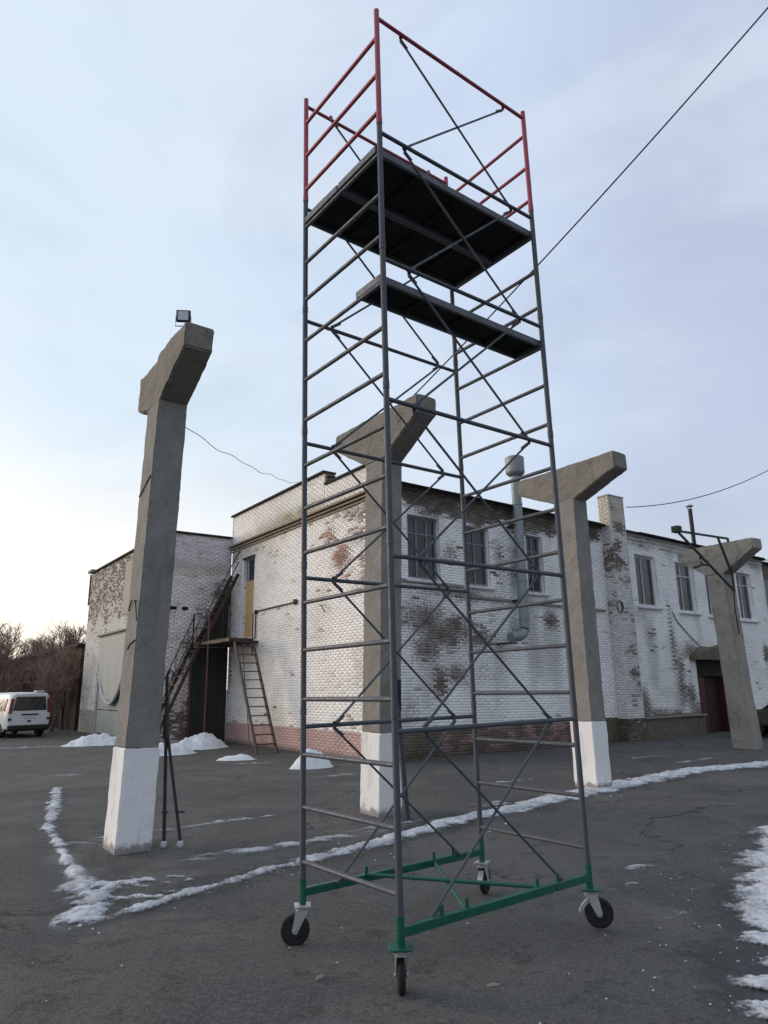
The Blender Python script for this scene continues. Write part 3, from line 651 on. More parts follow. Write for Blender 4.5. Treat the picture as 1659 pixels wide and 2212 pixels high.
# ================================================================== annex
anx = empty('brick_annex', (BX, BY, 0), BTH); tag(anx, 'lower brick annex with mottled worn paint and pale green gate, behind the left column', 'building')
AS, AT0, AT1, AZ = -2.45, 9.72, 21.3, 7.42
def col_af(u, z, brick=True):
    n = len(u); r1 = rng.random(n); n1 = fbm(u * 1.3, z * 1.3, 81); n2 = fbm(u * 4, z * 5, 84)
    c = np.array([.86, .80, .79])[None] * (.82 + .22 * r1[:, None]); c = lerp(c, (.55, .46, .43), np.clip((n1 - .48) * 4, 0, 1) * .4 + (n2 > .66) * .25)
    c = np.where((z > 6.3)[:, None], c * np.array([.95, .97, 1.05]), c); c = lerp(c, (.40, .34, .28), np.exp(-((z - 6.2) / .25) ** 2) * .6)
    m_ = ell(u, z, [(-.9, 4.1, .5, .8, .6), (-1.3, 2.8, .6, 1.0, .55), (-1.6, .8, .8, .9, .85), (-.3, 5.0, .35, .9, .8)]) + (n2 - .5) * 1.2 + (r1 - .5) * .4
    ex = np.clip((m_ - .50) * 5, 0, 1); e = lerp(expo_cols(u, z, r1, 90, np.zeros(n)), (.10, .085, .07), np.full(n, .4))
    return lerp(c, 0, ex) + e * ex[:, None], ex, np.clip(m_, 0, 1) * .5 + .25
def col_al(u, z, brick=True):
    n = len(u); r1 = rng.random(n); n1 = fbm(u * .9, z * .9, 101); n2 = fbm(u * 3, z * 4, 104)
    c = np.array([.66, .65, .62])[None] * (.85 + .2 * r1[:, None])
    up = np.clip((z - 4.6 - (n1 - .5) * 1.5) / .5, 0, 1); m_ = up * .55 + (n2 - .5) * 1.0 + (r1 - .5) * .8
    ex = np.clip((m_ - .38) * 4, 0, 1); e = lerp(expo_cols(u, z, r1, 110, np.zeros(n)), (.15, .135, .085), np.full(n, .5))
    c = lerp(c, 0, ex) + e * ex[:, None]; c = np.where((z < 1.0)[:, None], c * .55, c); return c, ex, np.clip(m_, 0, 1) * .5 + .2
mapAF = lambda u, z, d: (u, AT0 - d, z); mapAL = lambda u, z, d: (AS - d, u, z)
GATE = (13.9, 18.6, -.1, 4.15)
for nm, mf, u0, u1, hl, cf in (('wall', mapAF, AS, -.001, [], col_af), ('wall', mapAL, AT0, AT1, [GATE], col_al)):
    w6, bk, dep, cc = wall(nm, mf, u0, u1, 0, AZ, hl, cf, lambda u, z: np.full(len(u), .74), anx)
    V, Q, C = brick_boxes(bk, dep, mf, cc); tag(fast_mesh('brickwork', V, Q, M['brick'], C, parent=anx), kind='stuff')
MB().box(AS + .36, -.01, AT0 + .36, AT1, 0, 7.2).build('wall_core', M['core'], anx)
MB().box(AS - .10, -.02, AT0 - .10, AT0 + .4, AZ + .005, AZ + .075).build('coping', M['roofing'], anx, bevel=.008)
MB().box(AS - .10, AS + .4, AT0 + .405, AT1 - .6, AZ + .005, AZ + .075).build('coping', M['roofing'], anx, bevel=.008)
MB().box(AS - .16, AS + .4, AT1 - .59, AT1 + .12, AZ + .05, AZ + .19).build('corner_block', M['ledge'], anx, bevel=.02)
MB().box(AS - .06, AS + .3, AT1 + .005, AT1 + .06, 5.9, AZ).build('wall_end', M['rubble'], anx, bevel=.02)
MB().box(AS + .5, -.5, AT0 + .5, AT1 - .3, 7.2, 7.34).build('roof', M['roofing'], anx)
MB().box(AS - .03, AS + .05, 14.0, 15.1, 4.9, 7.1).build('plaster_strip', M['plaster_tan'], anx, bevel=.01)
# gate with two leaves, each of sheet panels, frosted tarpaulin hanging over it
gt = MB(); gt.box(AS + .02, AS + .16, 13.9, 14.05, 0, 4.15); gt.box(AS + .02, AS + .16, 18.45, 18.6, 0, 4.15); gt.box(AS + .02, AS + .16, 14.05, 18.45, 4.0, 4.15)
gto = gt.build('gate', M['tarp'], anx)
for k in range(2):
    for j in range(4):
        MB().box(AS + .09, AS + .13, 14.06 + k * 2.2, 14.06 + k * 2.2 + 2.18, .05 + j * .99, .05 + j * .99 + .96).build('panel', M['pale_green'], gto, bevel=.01)
MB().box(AS - .12, AS + .0, 13.8, 18.7, 4.2, 4.27).build('gate_hood', M['dark_iron'], gto)
tp = []; nu, nv = 30, 16
for i in range(nu):
    for j in range(nv):
        u = i / (nu - 1); v = j / (nv - 1); low = 2.25 - 1.0 * math.sin(math.pi * min(1, u * 1.15)) ** 2 + .9 * max(0, u - .75)
        low = 1.3 + 1.5 * (2 * u - .85) ** 2 if u < .95 else 2.9
        low = min(low, 4.0); z = 4.12 + (low - 4.12) * v
        tp.append((AS - .05 - .03 * math.sin(u * 22 + v * 2) * v - .02 * v, 14.1 + 4.3 * u, z))
fs = [(i * nv + j, (i + 1) * nv + j, (i + 1) * nv + j + 1, i * nv + j + 1) for i in range(nu - 1) for j in range(nv - 1)]
to = MB().add(tp, fs).build('hanging_sheet', M['pale_green'], gto, smooth=True); sm = to.modifiers.new('thick', 'SOLIDIFY'); sm.thickness = .012
rim = [(AS - .085, 14.1 + 4.3 * u, (lambda l: min(l, 4.0))(1.3 + 1.5 * (2 * u - .85) ** 2 if u < .95 else 2.9)) for u in np.linspace(0, .94, 24)]
MB().path(rim, .055, 8).build('sheet_hem', M['tarp'], gto, smooth=True)
# dark sheet-metal door of the annex below the landing
MB().box(-1.42, -.03, AT0 - .06, AT0 - .02, 0, 3.30).build('sheet_door', M['dark_green'], anx)
for k in range(4): MB().box(-1.40 + k * .35, -1.08 + k * .35, AT0 - .085, AT0 - .061, .05, 3.25).build('door_panel', M['dark_green'], anx, bevel=.006)
for s0, s1 in ((-2.25, -2.02), (-1.82, -1.60)): MB().box(s0, s1, AT0 - .012, AT0 + .02, 4.62, 4.74).build('vent_hole', M['door_dark'], anx)

# ================================================================== outside steel stair of the gable
stair = empty('steel_stair', (BX, BY, 0), BTH); tag(stair, 'rusty steel landing with two ladder flights in front of the boarded door', 'staircase')
LZ = 3.42
MB().box(-1.42, -.03, 7.1, 9.55, LZ - .03, LZ).box(-1.42, -.66, 6.25, 7.099, LZ - .03, LZ).build('landing', M['stair_iron'], stair)
lf = MB(); lf.box(-1.47, -1.42, 6.20, 9.6, LZ - .10, LZ + .01); lf.box(-1.42, -.66, 6.20, 6.249, LZ - .10, LZ + .01); lf.box(-1.42, -.03, 9.551, 9.6, LZ - .10, LZ + .01)
for k in range(4): lf.box(-1.42, -.03, 7.12 + k * .6, 7.17 + k * .6, LZ - .09, LZ - .035)
lf.build('landing_frame', M['stair_iron'], stair)
bpy_m = []
mm_ = MB()
for k in range(60):
    a0 = random.uniform(7.2, 8.3); mm_.add([(-.95 + random.uniform(-.25, .25), a0, LZ + .0), (-.95 + random.uniform(-.25, .25), a0 + .12, LZ), (-.95 + random.uniform(-.2, .2), a0 + .06, LZ + random.uniform(.05, .14))], [(0, 1, 2)])
mm_.build('moss_tuft', M['moss'], stair)
# ladder flight down along the wall
A0, A1 = Vector((-1.28, 6.25, LZ)), Vector((-1.28, 4.28, 0)); W_ = .63
for q in (0, W_): MB().bar(A0 + Vector((q, 0, 0)), A1 + Vector((q, 0, 0)), .05, .11).build('stringer', M['stair_iron'], stair)
for k in range(1, 13):
    p_ = A0.lerp(A1, k / 13); tr = MB(); tr.box(p_.x + .03, p_.x + W_ - .03, p_.y - .07, p_.y + .07, p_.z - .018, p_.z + .012); tr.build('tread', M['red_iron'] if k > 8 else M['stair_iron'], stair)
MB().path([A0 + Vector((W_ * .45, .0, -.1)), A1 + Vector((W_ * .25, .9, .3)), A1 + Vector((W_ * .3, .5, 0))], .014).build('brace', M['stair_iron'], stair)
# flight at the far end, going down to the left
B0, B1 = Vector((-1.45, 9.45, LZ)), Vector((-3.05, 9.2, 0))
for q in (0, -.75): MB().bar(B0 + Vector((0, q, 0)), B1 + Vector((0, q, 0)), .05, .12).build('stringer', M['stair_iron'], stair)
for k in range(1, 12):
    p_ = B0.lerp(B1, k / 12); MB().box(p_.x - .09, p_.x + .09, p_.y - .72, p_.y - .03, p_.z - .018, p_.z + .012).build('tread', M['stair_iron'], stair)
for q in (.0, -.78):
    MB().path([B0 + Vector((0, q, .95)), B1 + Vector((.05, q, .95)), B1 + Vector((0, q, 0))], .02).build('handrail', M['stair_iron'], stair)
    for f_ in (.12, .38, .66): p_ = B0.lerp(B1, f_) + Vector((0, q, 0)); MB().tube(p_, p_ + Vector((0, 0, .95)), .014, n=6).build('baluster', M['stair_iron'], stair)
# upper flight on the annex wall
C0, C1 = Vector((-1.35, 9.35, LZ + .0)), Vector((-.08, 9.45, 5.95))
MB().bar(C0, C1, .05, .12).build('stringer', M['stair_iron'], stair); MB().bar(C0 + Vector((0, -.6, 0)), C1 + Vector((0, -.6, 0)), .05, .12).build('stringer', M['stair_iron'], stair)
for k in range(1, 10): p_ = C0.lerp(C1, k / 10); MB().box(p_.x - .08, p_.x + .08, p_.y - .57, p_.y - .03, p_.z - .018, p_.z + .012).build('tread', M['stair_iron'], stair)
MB().prism([(-1.28, LZ + .02), (-.06, LZ + .02), (-.06, 5.72)], lambda u, v, d: (u, d, v), 9.47, 9.50).build('side_sheet', M['dark_green'], stair)
for dz in (.45, .85): MB().tube(C0 + Vector((0, -.62, dz)), C1 + Vector((0, -.62, dz)), .017, n=6).build('handrail', M['stair_iron'], stair)
# posts and rails of the landing
for (s_, t_, mt_) in ((-1.44, 9.5, 'red_iron'), (-1.44, 8.0, 'red_iron'), (-1.44, 6.3, 'stair_iron')):
    MB().tube((s_, t_, 0 if t_ > 7 else LZ - .1), (s_, t_, LZ + 1.05), .032, n=8).build('post', M[mt_], stair)
for dz in (.5, 1.02): MB().tube((-1.44, 8.0, LZ + dz), (-1.44, 9.5, LZ + dz), .017, n=6).build('handrail', M['stair_iron'], stair)
MB().tube((-.08, 7.45, LZ - .5), (-.08, 7.45, LZ + .95), .02, n=6).build('post', M['stair_iron'], stair)
MB().tube((-.55, 9.0, LZ), (-.55, 9.0, LZ + 1.45), .03, n=8).build('post', M['dark_iron'], stair)
MB().box(-.62, -.50, 8.93, 9.07, LZ + .7, LZ + .95).build('switch_box', M['dark_iron'], stair)

# conduit with elbow on the gable wall
cd = empty('wall_conduit', bw(0, 7.3), BTH); tag(cd, 'thin dark conduit with two junction knobs on the white gable wall', 'pipe')
MB().path([(-.05, 0.02, 3.5), (-.05, 0.02, 4.38), (-.05, -.02, 4.43), (-.05, -2.8, 4.46)], .022, 8).build('pipe', M['dark_iron'], cd, smooth=True)
MB().lathe((-.05, .01, 4.41), (1, 0, 0), [(-.05, .03), (-.04, .07), (.03, .075), (.045, .05)], 14).build('junction', M['dark_iron'], cd)
MB().lathe((-.05, -2.84, 4.47), (1, 0, 0), [(-.06, .05), (-.04, .09), (.03, .09), (.045, .06)], 14).build('junction', M['stair_iron'], cd)
hk = empty('wall_hook', bw(-.02, 2.75, 4.10), BTH); tag(hk, 'small bent iron hook on the gable wall left of the middle column', 'hook')
MB().path([(.01, .15, .1), (-.06, .1, .12), (-.12, -.1, .06), (-.10, -.25, -.14)], .016, 6).build('hook', M['dark_iron'], hk)

# ================================================================== ventilation duct
dc = empty('ventilation_duct', bw(5.12, -.34), BTH); tag(dc, 'tall blue-grey ventilation duct with wide cap on the long brick face', 'duct')
elb = [(0, 0, 3.55)] + [(-.32 + .32 * math.cos(a), 0, 3.55 - .32 * math.sin(a)) for a in np.linspace(.25, 1.35, 6)] + [(-.62, 0, 3.20)]
MB().path([(0, 0, 8.3), (0, 0, 6.0), (0, 0, 3.9)] + elb, .15, 20).build('pipe', M['duct'], dc, smooth=True)
for z in (7.3, 6.1, 4.9, 3.75): MB().lathe((0, 0, z), (0, 0, 1), [(-.03, .151), (-.03, .166), (.03, .166), (.03, .151)], 20).build('collar', M['duct'], dc, smooth=True)
MB().lathe((0, 0, 8.2), (0, 0, 1), [(0, .16), (.10, .29), (.14, .30), (.62, .30), (.64, .27)], 24).build('cap', M['duct'], dc, smooth=True)
for z in (6.6, 4.3): MB().box(-.19, .19, -.02, .40, z, z + .04).build('bracket', M['dark_iron'], dc)
MB().box(-.9, -.55, -.2, .3, 3.0, 3.04).build('outlet_shelf', M['dark_iron'], dc)

# black stove pipe on the roof
sp = empty('stove_pipe', bw(17.0, .9, 7.0), BTH); tag(sp, 'thin black stove pipe with small cowl above the right-hand roof', 'pipe')
MB().tube((0, 0, 0), (0, 0, 2.05), .085, n=14).build('pipe', M['dark_iron'], sp, smooth=True)
MB().lathe((0, 0, 2.14), (0, 0, 1), [(0, .14), (.03, .16), (.12, .03)], 14).build('cowl', M['zinc'], sp)
for a in (0, 2.1, 4.2): MB().tube((.08 * math.cos(a), .08 * math.sin(a), 2.0), (.11 * math.cos(a), .11 * math.sin(a), 2.15), .01, n=5).build('strut', M['dark_iron'], sp)
# roof antennas
for i, (s_, t_, h_) in enumerate(((1.4, 2.2, 1.9), (1.75, 2.6, 1.5))):
    an = MB().tube((0, 0, 0), (0, 0, h_), .012, n=5)
    for k in range(3): an.tube((-.25 + .05 * k, 0, h_ - .15 - .25 * k), (.25 - .05 * k, 0, h_ - .15 - .25 * k), .006, n=4)
    ao = an.build('roof_aerial', M['dark_iron']); ao.location = bw(s_, t_, 7.6)
    tag(ao, ['taller thin wire aerial on the roof behind the middle column', 'shorter thin wire aerial on the roof behind the middle column'][i], 'aerial', 'aerials on the roof')
# coil of cable on the pilaster
cb = MB()
for k in range(3): cb.path([(.14 * math.cos(a) * (1 + .1 * k), -.02 - .015 * k, .20 * math.sin(a)) for a in np.linspace(0, 2 * math.pi, 20)], .014, 6)
co = cb.build('cable_coil', M['dark_iron']); co.location = bw(9.62, -PD - .02, 4.35); co.rotation_euler = (0, 0, BTH); tag(co, 'small coil of black cable hung on the chimney pilaster', 'cable')
sc_ = MB().path([(13.35, -.03, 4.4), (13.6, -.03, 4.05), (14.3, -.03, 3.55), (15.0, -.05, 3.12)], .016, 6).build('wall_cable', M['dark_iron']); sc_.location = (BX, BY, 0); sc_.rotation_euler = (0, 0, BTH)
tag(sc_, 'thin cable running slantwise down to the mounded door canopy', 'cable')

# brown building beyond, at the right edge
bb = empty('brown_building', bw(20.75, .9), BTH); tag(bb, 'brown weathered building sliver at the right edge behind the white building', 'building')
MB().box(0.05, 26, 0, 8, 0, 7.15).build('wall', M['brown_wall'], bb); MB().box(-.02, 26.1, -.15, 8.1, 7.151, 7.24).build('roof', M['roofing'], bb)
wb = MB(); wb.box(1.0, 2.1, -.03, .02, 4.6, 6.4); wo = wb.build('window', M['frame_grey'], bb); MB().box(1.08, 2.02, -.04, -.031, 4.68, 6.32).build('pane', M['glass'], wo)
# low brown shed behind the annex
sh = empty('low_shed', bw(-2.55, 21.6), BTH); tag(sh, 'long low dark brown shed behind the parked van', 'shed')
MB().box(0, 5, 0, 26, 0, 3.95).build('wall', M['shed'], sh); MB().box(-.2, 5.2, -.1, 26.2, 3.951, 4.08).build('roof', M['roofing'], sh)
for k in range(4): MB().box(-.06, 0, 2.6 + k * 5.4, 2.9 + k * 5.4, 0, 3.9).build('pilaster', M['shed'], sh)

# ================================================================== concrete trestle columns
AX = Vector((CT, ST, 0)); BV = Vector((-ST, CT, 0))
def rough_prism(poly, d0, d1, seed, mat, name, parent, bev=.012, cuts=0.10, amp=.008):
    bm = bmesh.new(); n = len(poly)
    va = [bm.verts.new((d0, u, v)) for u, v in poly]; vb = [bm.verts.new((d1, u, v)) for u, v in poly]
    bm.faces.new(va[::-1]); bm.faces.new(vb)
    for k in range(n): bm.faces.new((va[k], va[(k+1) % n], vb[(k+1) % n], vb[k]))
    bmesh.ops.recalc_face_normals(bm, faces=bm.faces)
    bmesh.ops.bevel(bm, geom=list(bm.edges), offset=bev, segments=2, affect='EDGES')
    bmesh.ops.triangulate(bm, faces=[f for f in bm.faces if len(f.verts) > 4])
    for _ in range(6):
        ed = [e for e in bm.edges if e.calc_length() > cuts]
        if not ed: break
        bmesh.ops.subdivide_edges(bm, edges=ed, cuts=1, use_grid_fill=True)
        bmesh.ops.triangulate(bm, faces=[f for f in bm.faces if len(f.verts) > 4])
    from mathutils import noise as mn
    for v in bm.verts:
        q = v.co * 3.1 + Vector((seed * 7.1, 0, 0)); d_ = mn.noise_vector(q) * amp + mn.noise_vector(v.co * 11 + Vector((seed, 3, 1))) * amp * .7 + mn.noise_vector(v.co * 27 + Vector((seed, 9, 4))) * amp * .5
        v.co += d_
    me = bpy.data.meshes.new(name); bm.to_mesh(me); bm.free(); me.materials.append(mat)
    o = bpy.data.objects.new(name, me); col.objects.link(o); o.parent = parent
    me.polygons.foreach_set('use_smooth', [True] * len(me.polygons))
    try: me.set_sharp_from_angle(angle=R(35))
    except Exception: pass
    return o
def column(loc, lean, label, seed, w=.40, d=.50, zj=5.5, zt=6.3, near=.9, far=.9, tip=.31, white=1.17, mat='concrete', flare=0, frise=None, fdrop=.0):
    e = empty('concrete_column', loc); e.matrix_world = Matrix.Translation(loc) @ Matrix(((1, 0, lean[0], 0), (0, 1, lean[1], 0), (0, 0, 1, 0), (0, 0, 0, 1))) @ Matrix.Rotation(BTH, 4, 'Z') if False else Matrix.Translation(loc) @ Vector((lean[0], lean[1], 1)).normalized().rotation_difference(Vector((0, 0, 1))).inverted().to_matrix().to_4x4() @ Matrix.Rotation(BTH, 4, 'Z')
    tag(e, label, 'column', 'concrete trestle columns')
    hw = [(0, -.0), (d, 0)]
    if white:
        rough_prism([(-.012, -.12), (d + .012, -.12), (d + .012, white), (-.012, white)], -.012, w + .012, seed, M['whitewash'], 'painted_base', e, amp=.009)
        zs = white + .0
    else: zs = -.12
    if flare: rough_prism([(-.06, zs), (d + flare, zs), (d, 1.6), (d, zj), (0, zj), (0, 1.6)], 0, w, seed + 1, M[mat], 'shaft', e, amp=.014, bev=.03)
    else: rough_prism([(0, zs), (d, zs), (d, zj + .02), (0, zj + .02)], 0, w, seed + 1, M[mat], 'shaft', e)
    fb_ = zt - tip if frise is None else zj + frise
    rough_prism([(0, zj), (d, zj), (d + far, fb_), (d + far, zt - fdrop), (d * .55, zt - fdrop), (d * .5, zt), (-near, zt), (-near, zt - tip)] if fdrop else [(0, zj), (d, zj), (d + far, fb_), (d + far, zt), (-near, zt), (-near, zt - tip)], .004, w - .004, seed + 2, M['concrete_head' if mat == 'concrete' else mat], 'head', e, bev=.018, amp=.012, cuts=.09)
    return e
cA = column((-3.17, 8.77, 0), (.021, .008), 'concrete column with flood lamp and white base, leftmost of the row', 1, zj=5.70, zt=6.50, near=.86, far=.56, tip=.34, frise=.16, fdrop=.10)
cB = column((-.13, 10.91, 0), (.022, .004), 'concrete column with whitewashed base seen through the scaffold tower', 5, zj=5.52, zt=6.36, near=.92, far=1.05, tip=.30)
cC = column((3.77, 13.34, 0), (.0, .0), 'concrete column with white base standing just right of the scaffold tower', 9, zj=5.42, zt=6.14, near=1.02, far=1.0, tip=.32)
cD = column((10.22, 20.5, 0), (-.030, .0), 'stained concrete column without white base by the dark doorway', 13, w=.55, d=.55, zj=4.98, zt=5.88, near=.98, far=.85, tip=.30, white=0, mat='concrete_old', flare=.04)
# iron straps and rebar hooks on the left column
for pts_ in ([(-.012, .02, 4.62), (-.016, .25, 4.50), (-.012, .46, 4.42)], [(-.012, .42, 2.86), (-.03, .25, 2.98), (-.03, .08, 2.96), (-.012, .02, 2.70)], [(-.012, .02, 2.46), (-.016, .2, 2.42), (-.012, .30, 2.36)]):
    MB().path(pts_, .009, 6).build('rebar_stub', M['dark_iron'], cA)
MB().path([(.10 * math.cos(a) + .2, 1.18 + .0 * a, 6.25 + .12 * math.sin(a)) for a in np.linspace(0, 5.6, 16)] + [(.22, 1.24, 6.0)], .010, 6).build('wire_loop', M['zinc'], cA)
# flood lamp on column A
fl = empty('flood_lamp'); fl.parent = None
tipw = cA.matrix_world @ Vector((.03, -.66, 6.51)); fl.location = tipw; fl.rotation_euler = (R(8), 0, R(6)); fl.scale = (.8, .8, .8)
tag(fl, 'small square flood lamp on top of the leftmost concrete column', 'lamp')
MB().box(-.115, .115, .0, .06, .09, .29).build('housing', M['plastic'], fl, bevel=.012)
MB().box(-.085, .085, -.008, -.001, .115, .265).build('lens', M['lamp_glass'], fl)
MB().path([(-.12, .03, .19), (-.13, .03, .02), (.13, .03, .02), (.12, .03, .19)], .010, 6).build('bracket', M['zinc'], fl)
for k in range(5): MB().box(-.1, .1, .061, .085, .11 + k * .036, .12 + k * .036).build('fin', M['plastic'], fl)
# iron bracket with lamp on column D
br = empty('iron_bracket', (10.22, 20.5, 0), BTH); tag(br, 'black triangular iron bracket with small floodlight on the stained far column', 'bracket')
P1, P2, P3 = (-2.66, -.12, 5.93), (-.07, -.15, 5.99), (-.10, -.15, 4.43)
for a, b in ((P1, P2), (P1, P3), (P2, P3), ((-.58, -.13, 5.96), (-.10, -.14, 4.95))): MB().bar(a, b, .05, .055).build('bar', M['dark_iron'], br)
MB().box(-2.78, -2.56, -.22, -.02, 5.88, 6.06).build('flood_head', M['plastic'], br, bevel=.01)
MB().path([(-1.72, -.16, 5.28), (-1.68, -.16, 5.06), (-1.9, -.2, 5.0), (-2.2, -.24, 4.93)], .04, 8).build('lamp_arm', M['dark_iron'], br, smooth=True)
MB().path([(-1.68, -.16, 5.06), (-1.25, -.16, 5.08)], .03, 8).build('lamp_stay', M['dark_iron'], br)
MB().path([(-.10, -.13, 4.45), (-.03, -.06, 3.9), (.05, -.04, 3.2)], .02, 6).build('drop_cable', M['dark_iron'], br)

# ================================================================== props standing by the columns
pr = empty('folding_prop', (-2.72, 9.12, 0)); tag(pr, 'black two-legged steel prop with pale feet beside the leftmost column', 'prop')
MB().tube((0, 0, .06), (-.10, .06, 2.02), .021, n=10).build('main_leg', M['dark_iron'], pr); MB().tube((.20, .0, .06), (-.06, .045, 1.38), .019, n=10).build('second_leg', M['dark_iron'], pr)
MB().path([(-.10, .06, 2.02), (-.07, .06, 2.10), (-.02, .06, 2.06), (-.04, .06, 1.96)], .012, 6).build('hook', M['dark_iron'], pr)
MB().tube((-.06, .03, 1.25), (-.08, .05, 1.55), .036, n=10).build('collar', M['dark_iron'], pr)
for x in (0, .20):
    MB().lathe((x, 0, .05), (.25, -.3, 1), [(-.045, .02), (-.04, .036), (-.02, .04), (.02, .03), (.03, .018)], 14).build('foot', M['plate'], pr)
    MB().tube((x - .05, 0, .40), (x + .03, 0, .40), .012, n=6).build('pin', M['dark_iron'], pr)
pb = empty('steel_prop', (.27, 10.58, 0)); tag(pb, 'dark blue steel prop leaning on the middle column', 'prop')
MB().tube((0, 0, .03), (-.14, .24, 1.98), .04, n=12).build('tube', M['blue_iron'], pb); MB().tube((-.02, .035, .32), (-.15, .25, 2.05), .03, n=12).build('inner_tube', M['blue_iron'], pb)
MB().box(-.09, .09, -.08, .08, 0, .03).build('foot_plate', M['blue_iron'], pb, bevel=.005); MB().tube((-.10, .14, 1.2), (.02, .14, 1.2), .015, n=6).build('pin', M['dark_iron'], pb)
MB().bar((-.10, .22, 1.5), (-.10, .10, 1.95), .10, .04).build('head_plate', M['blue_iron'], pb)

# ================================================================== scaffold tower
TH = .6554; CX, CY = .4635, 5.919; HL, HW = 1.9068 / 2, 1.1879 / 2
ZB, RA, RPT, SE = .3642, .2124, .3887, 1.2
tw = empty('scaffold_tower', (CX, CY, 0)); tag(tw, 'tall mobile scaffold tower with red top section, grey frames and green wheeled base', 'scaffold tower')
tw.matrix_world = Matrix.Translation((CX, CY, 0)) @ Matrix.Rotation(-.0099, 4, 'Y') @ Matrix.Rotation(TH, 4, 'Z')
XL = {'F': (-HL, -HW), 'R': (HL, -HW), 'L': (-HL, HW), 'B': (HL, HW)}
PR, RR, TR, DR = .0235, .0178, .0175, .0102
ZJ = .085
cache = {}
def inst(key, mk, name, mat, parent, loc, smooth=True):
    """one mesh per kind of piece, shared by all alike pieces"""
    kk = (key, mat)
    if kk not in cache:
        me = mk().mesh(name); me.materials.append(M[mat]); me.polygons.foreach_set('use_smooth', [True] * len(me.polygons))
        try: me.set_sharp_from_angle(angle=R(40))
        except Exception: pass
        cache[kk] = me
    o = bpy.data.objects.new(name, cache[kk]); col.objects.link(o); o.parent = parent; o.location = loc
    return o
def post_mesh(): return MB().tube((0, 0, ZJ), (0, 0, SE + ZJ - .004), PR, n=16).tube((0, 0, ZJ - .002), (0, 0, ZJ + .055), PR + .0028, n=16)
for kf in range(6):
    mt_ = 'red_tube' if kf == 5 else 'grey_tube'
    for x in (-HL, HL):
        fr = empty('end_frame', (x, 0, ZB + kf * SE), 0, tw)
        for y in (-HW, HW): inst('post', post_mesh, 'post', mt_, fr, (0, y, 0))
        for i in range(3):
            inst('rung', lambda: MB().tube((0, -HW + PR * .8, 0), (0, HW - PR * .8, 0), RR, n=12), 'rung', mt_, fr, (0, 0, RA + i * RPT))
    for sy in (-1, 1):
        zt = ZB + (kf + 1) * SE
        ti = inst('tie', lambda: MB().tube((-HL + PR * .6, 0, 0), (HL - PR * .6, 0, 0), TR, n=12), 'tie_bar', mt_, tw, (0, sy * HW, zt))
        for xx in (-.70 * HL, .70 * HL): inst('lug', lambda: MB().bar((0, 0, -.035), (0, 0, .03), .006, .035, up=(1, 0, 0)), 'lug', mt_, ti, (xx, -sy * .02, 0))
        z0 = ZB + kf * SE; dm = 'grey_tube'
        for sx in (-1, 1):
            inst(('diag', sx), lambda: MB().tube((-sx * .70 * HL, 0, .015), (sx * .70 * HL, 0, SE - .03), DR, n=8).tube((-sx * .70 * HL, 0, .015), (-sx * .62 * HL, 0, .015 + .055), DR * 1.5, n=8).tube((sx * .62 * HL, 0, SE - .085), (sx * .70 * HL, 0, SE - .03), DR * 1.5, n=8), 'diagonal_brace', dm, tw, (0, sy * (HW - .026 - .012 * (sx > 0)), z0))
# green base
for sy in (-1, 1):
    bm_ = MB().bar((-HL + .01, sy * HW, ZB), (HL - .01, sy * HW, ZB), .045, .056).build('base_beam', M['green_tube'], tw, bevel=.004)
    for xx in (-.62 * HL, -.38 * HL, .38 * HL, .62 * HL): MB().bar((xx, sy * HW - sy * .012, ZB + .024), (xx, sy * HW - sy * .012, ZB + .085), .008, .03, up=(1, 0, 0)).build('lug', M['green_tube'], bm_)
    for sx in (-1, 1): MB().tube((sx * HL, sy * HW, .285), (sx * HL, sy * HW, ZB + ZJ + .006), PR + .004, n=16).build('base_socket', M['green_tube'], tw, smooth=True)
MB().tube((-.38 * HL, -HW + .02, ZB), (.38 * HL, HW - .02, ZB - .0), .015, n=10).build('base_diagonal', M['green_tube'], tw, smooth=True)
MB().tube((-.38 * HL, HW - .02, ZB + .028), (.38 * HL, -HW + .02, ZB + .028), .015, n=10).build('base_diagonal', M['green_tube'], tw, smooth=True)
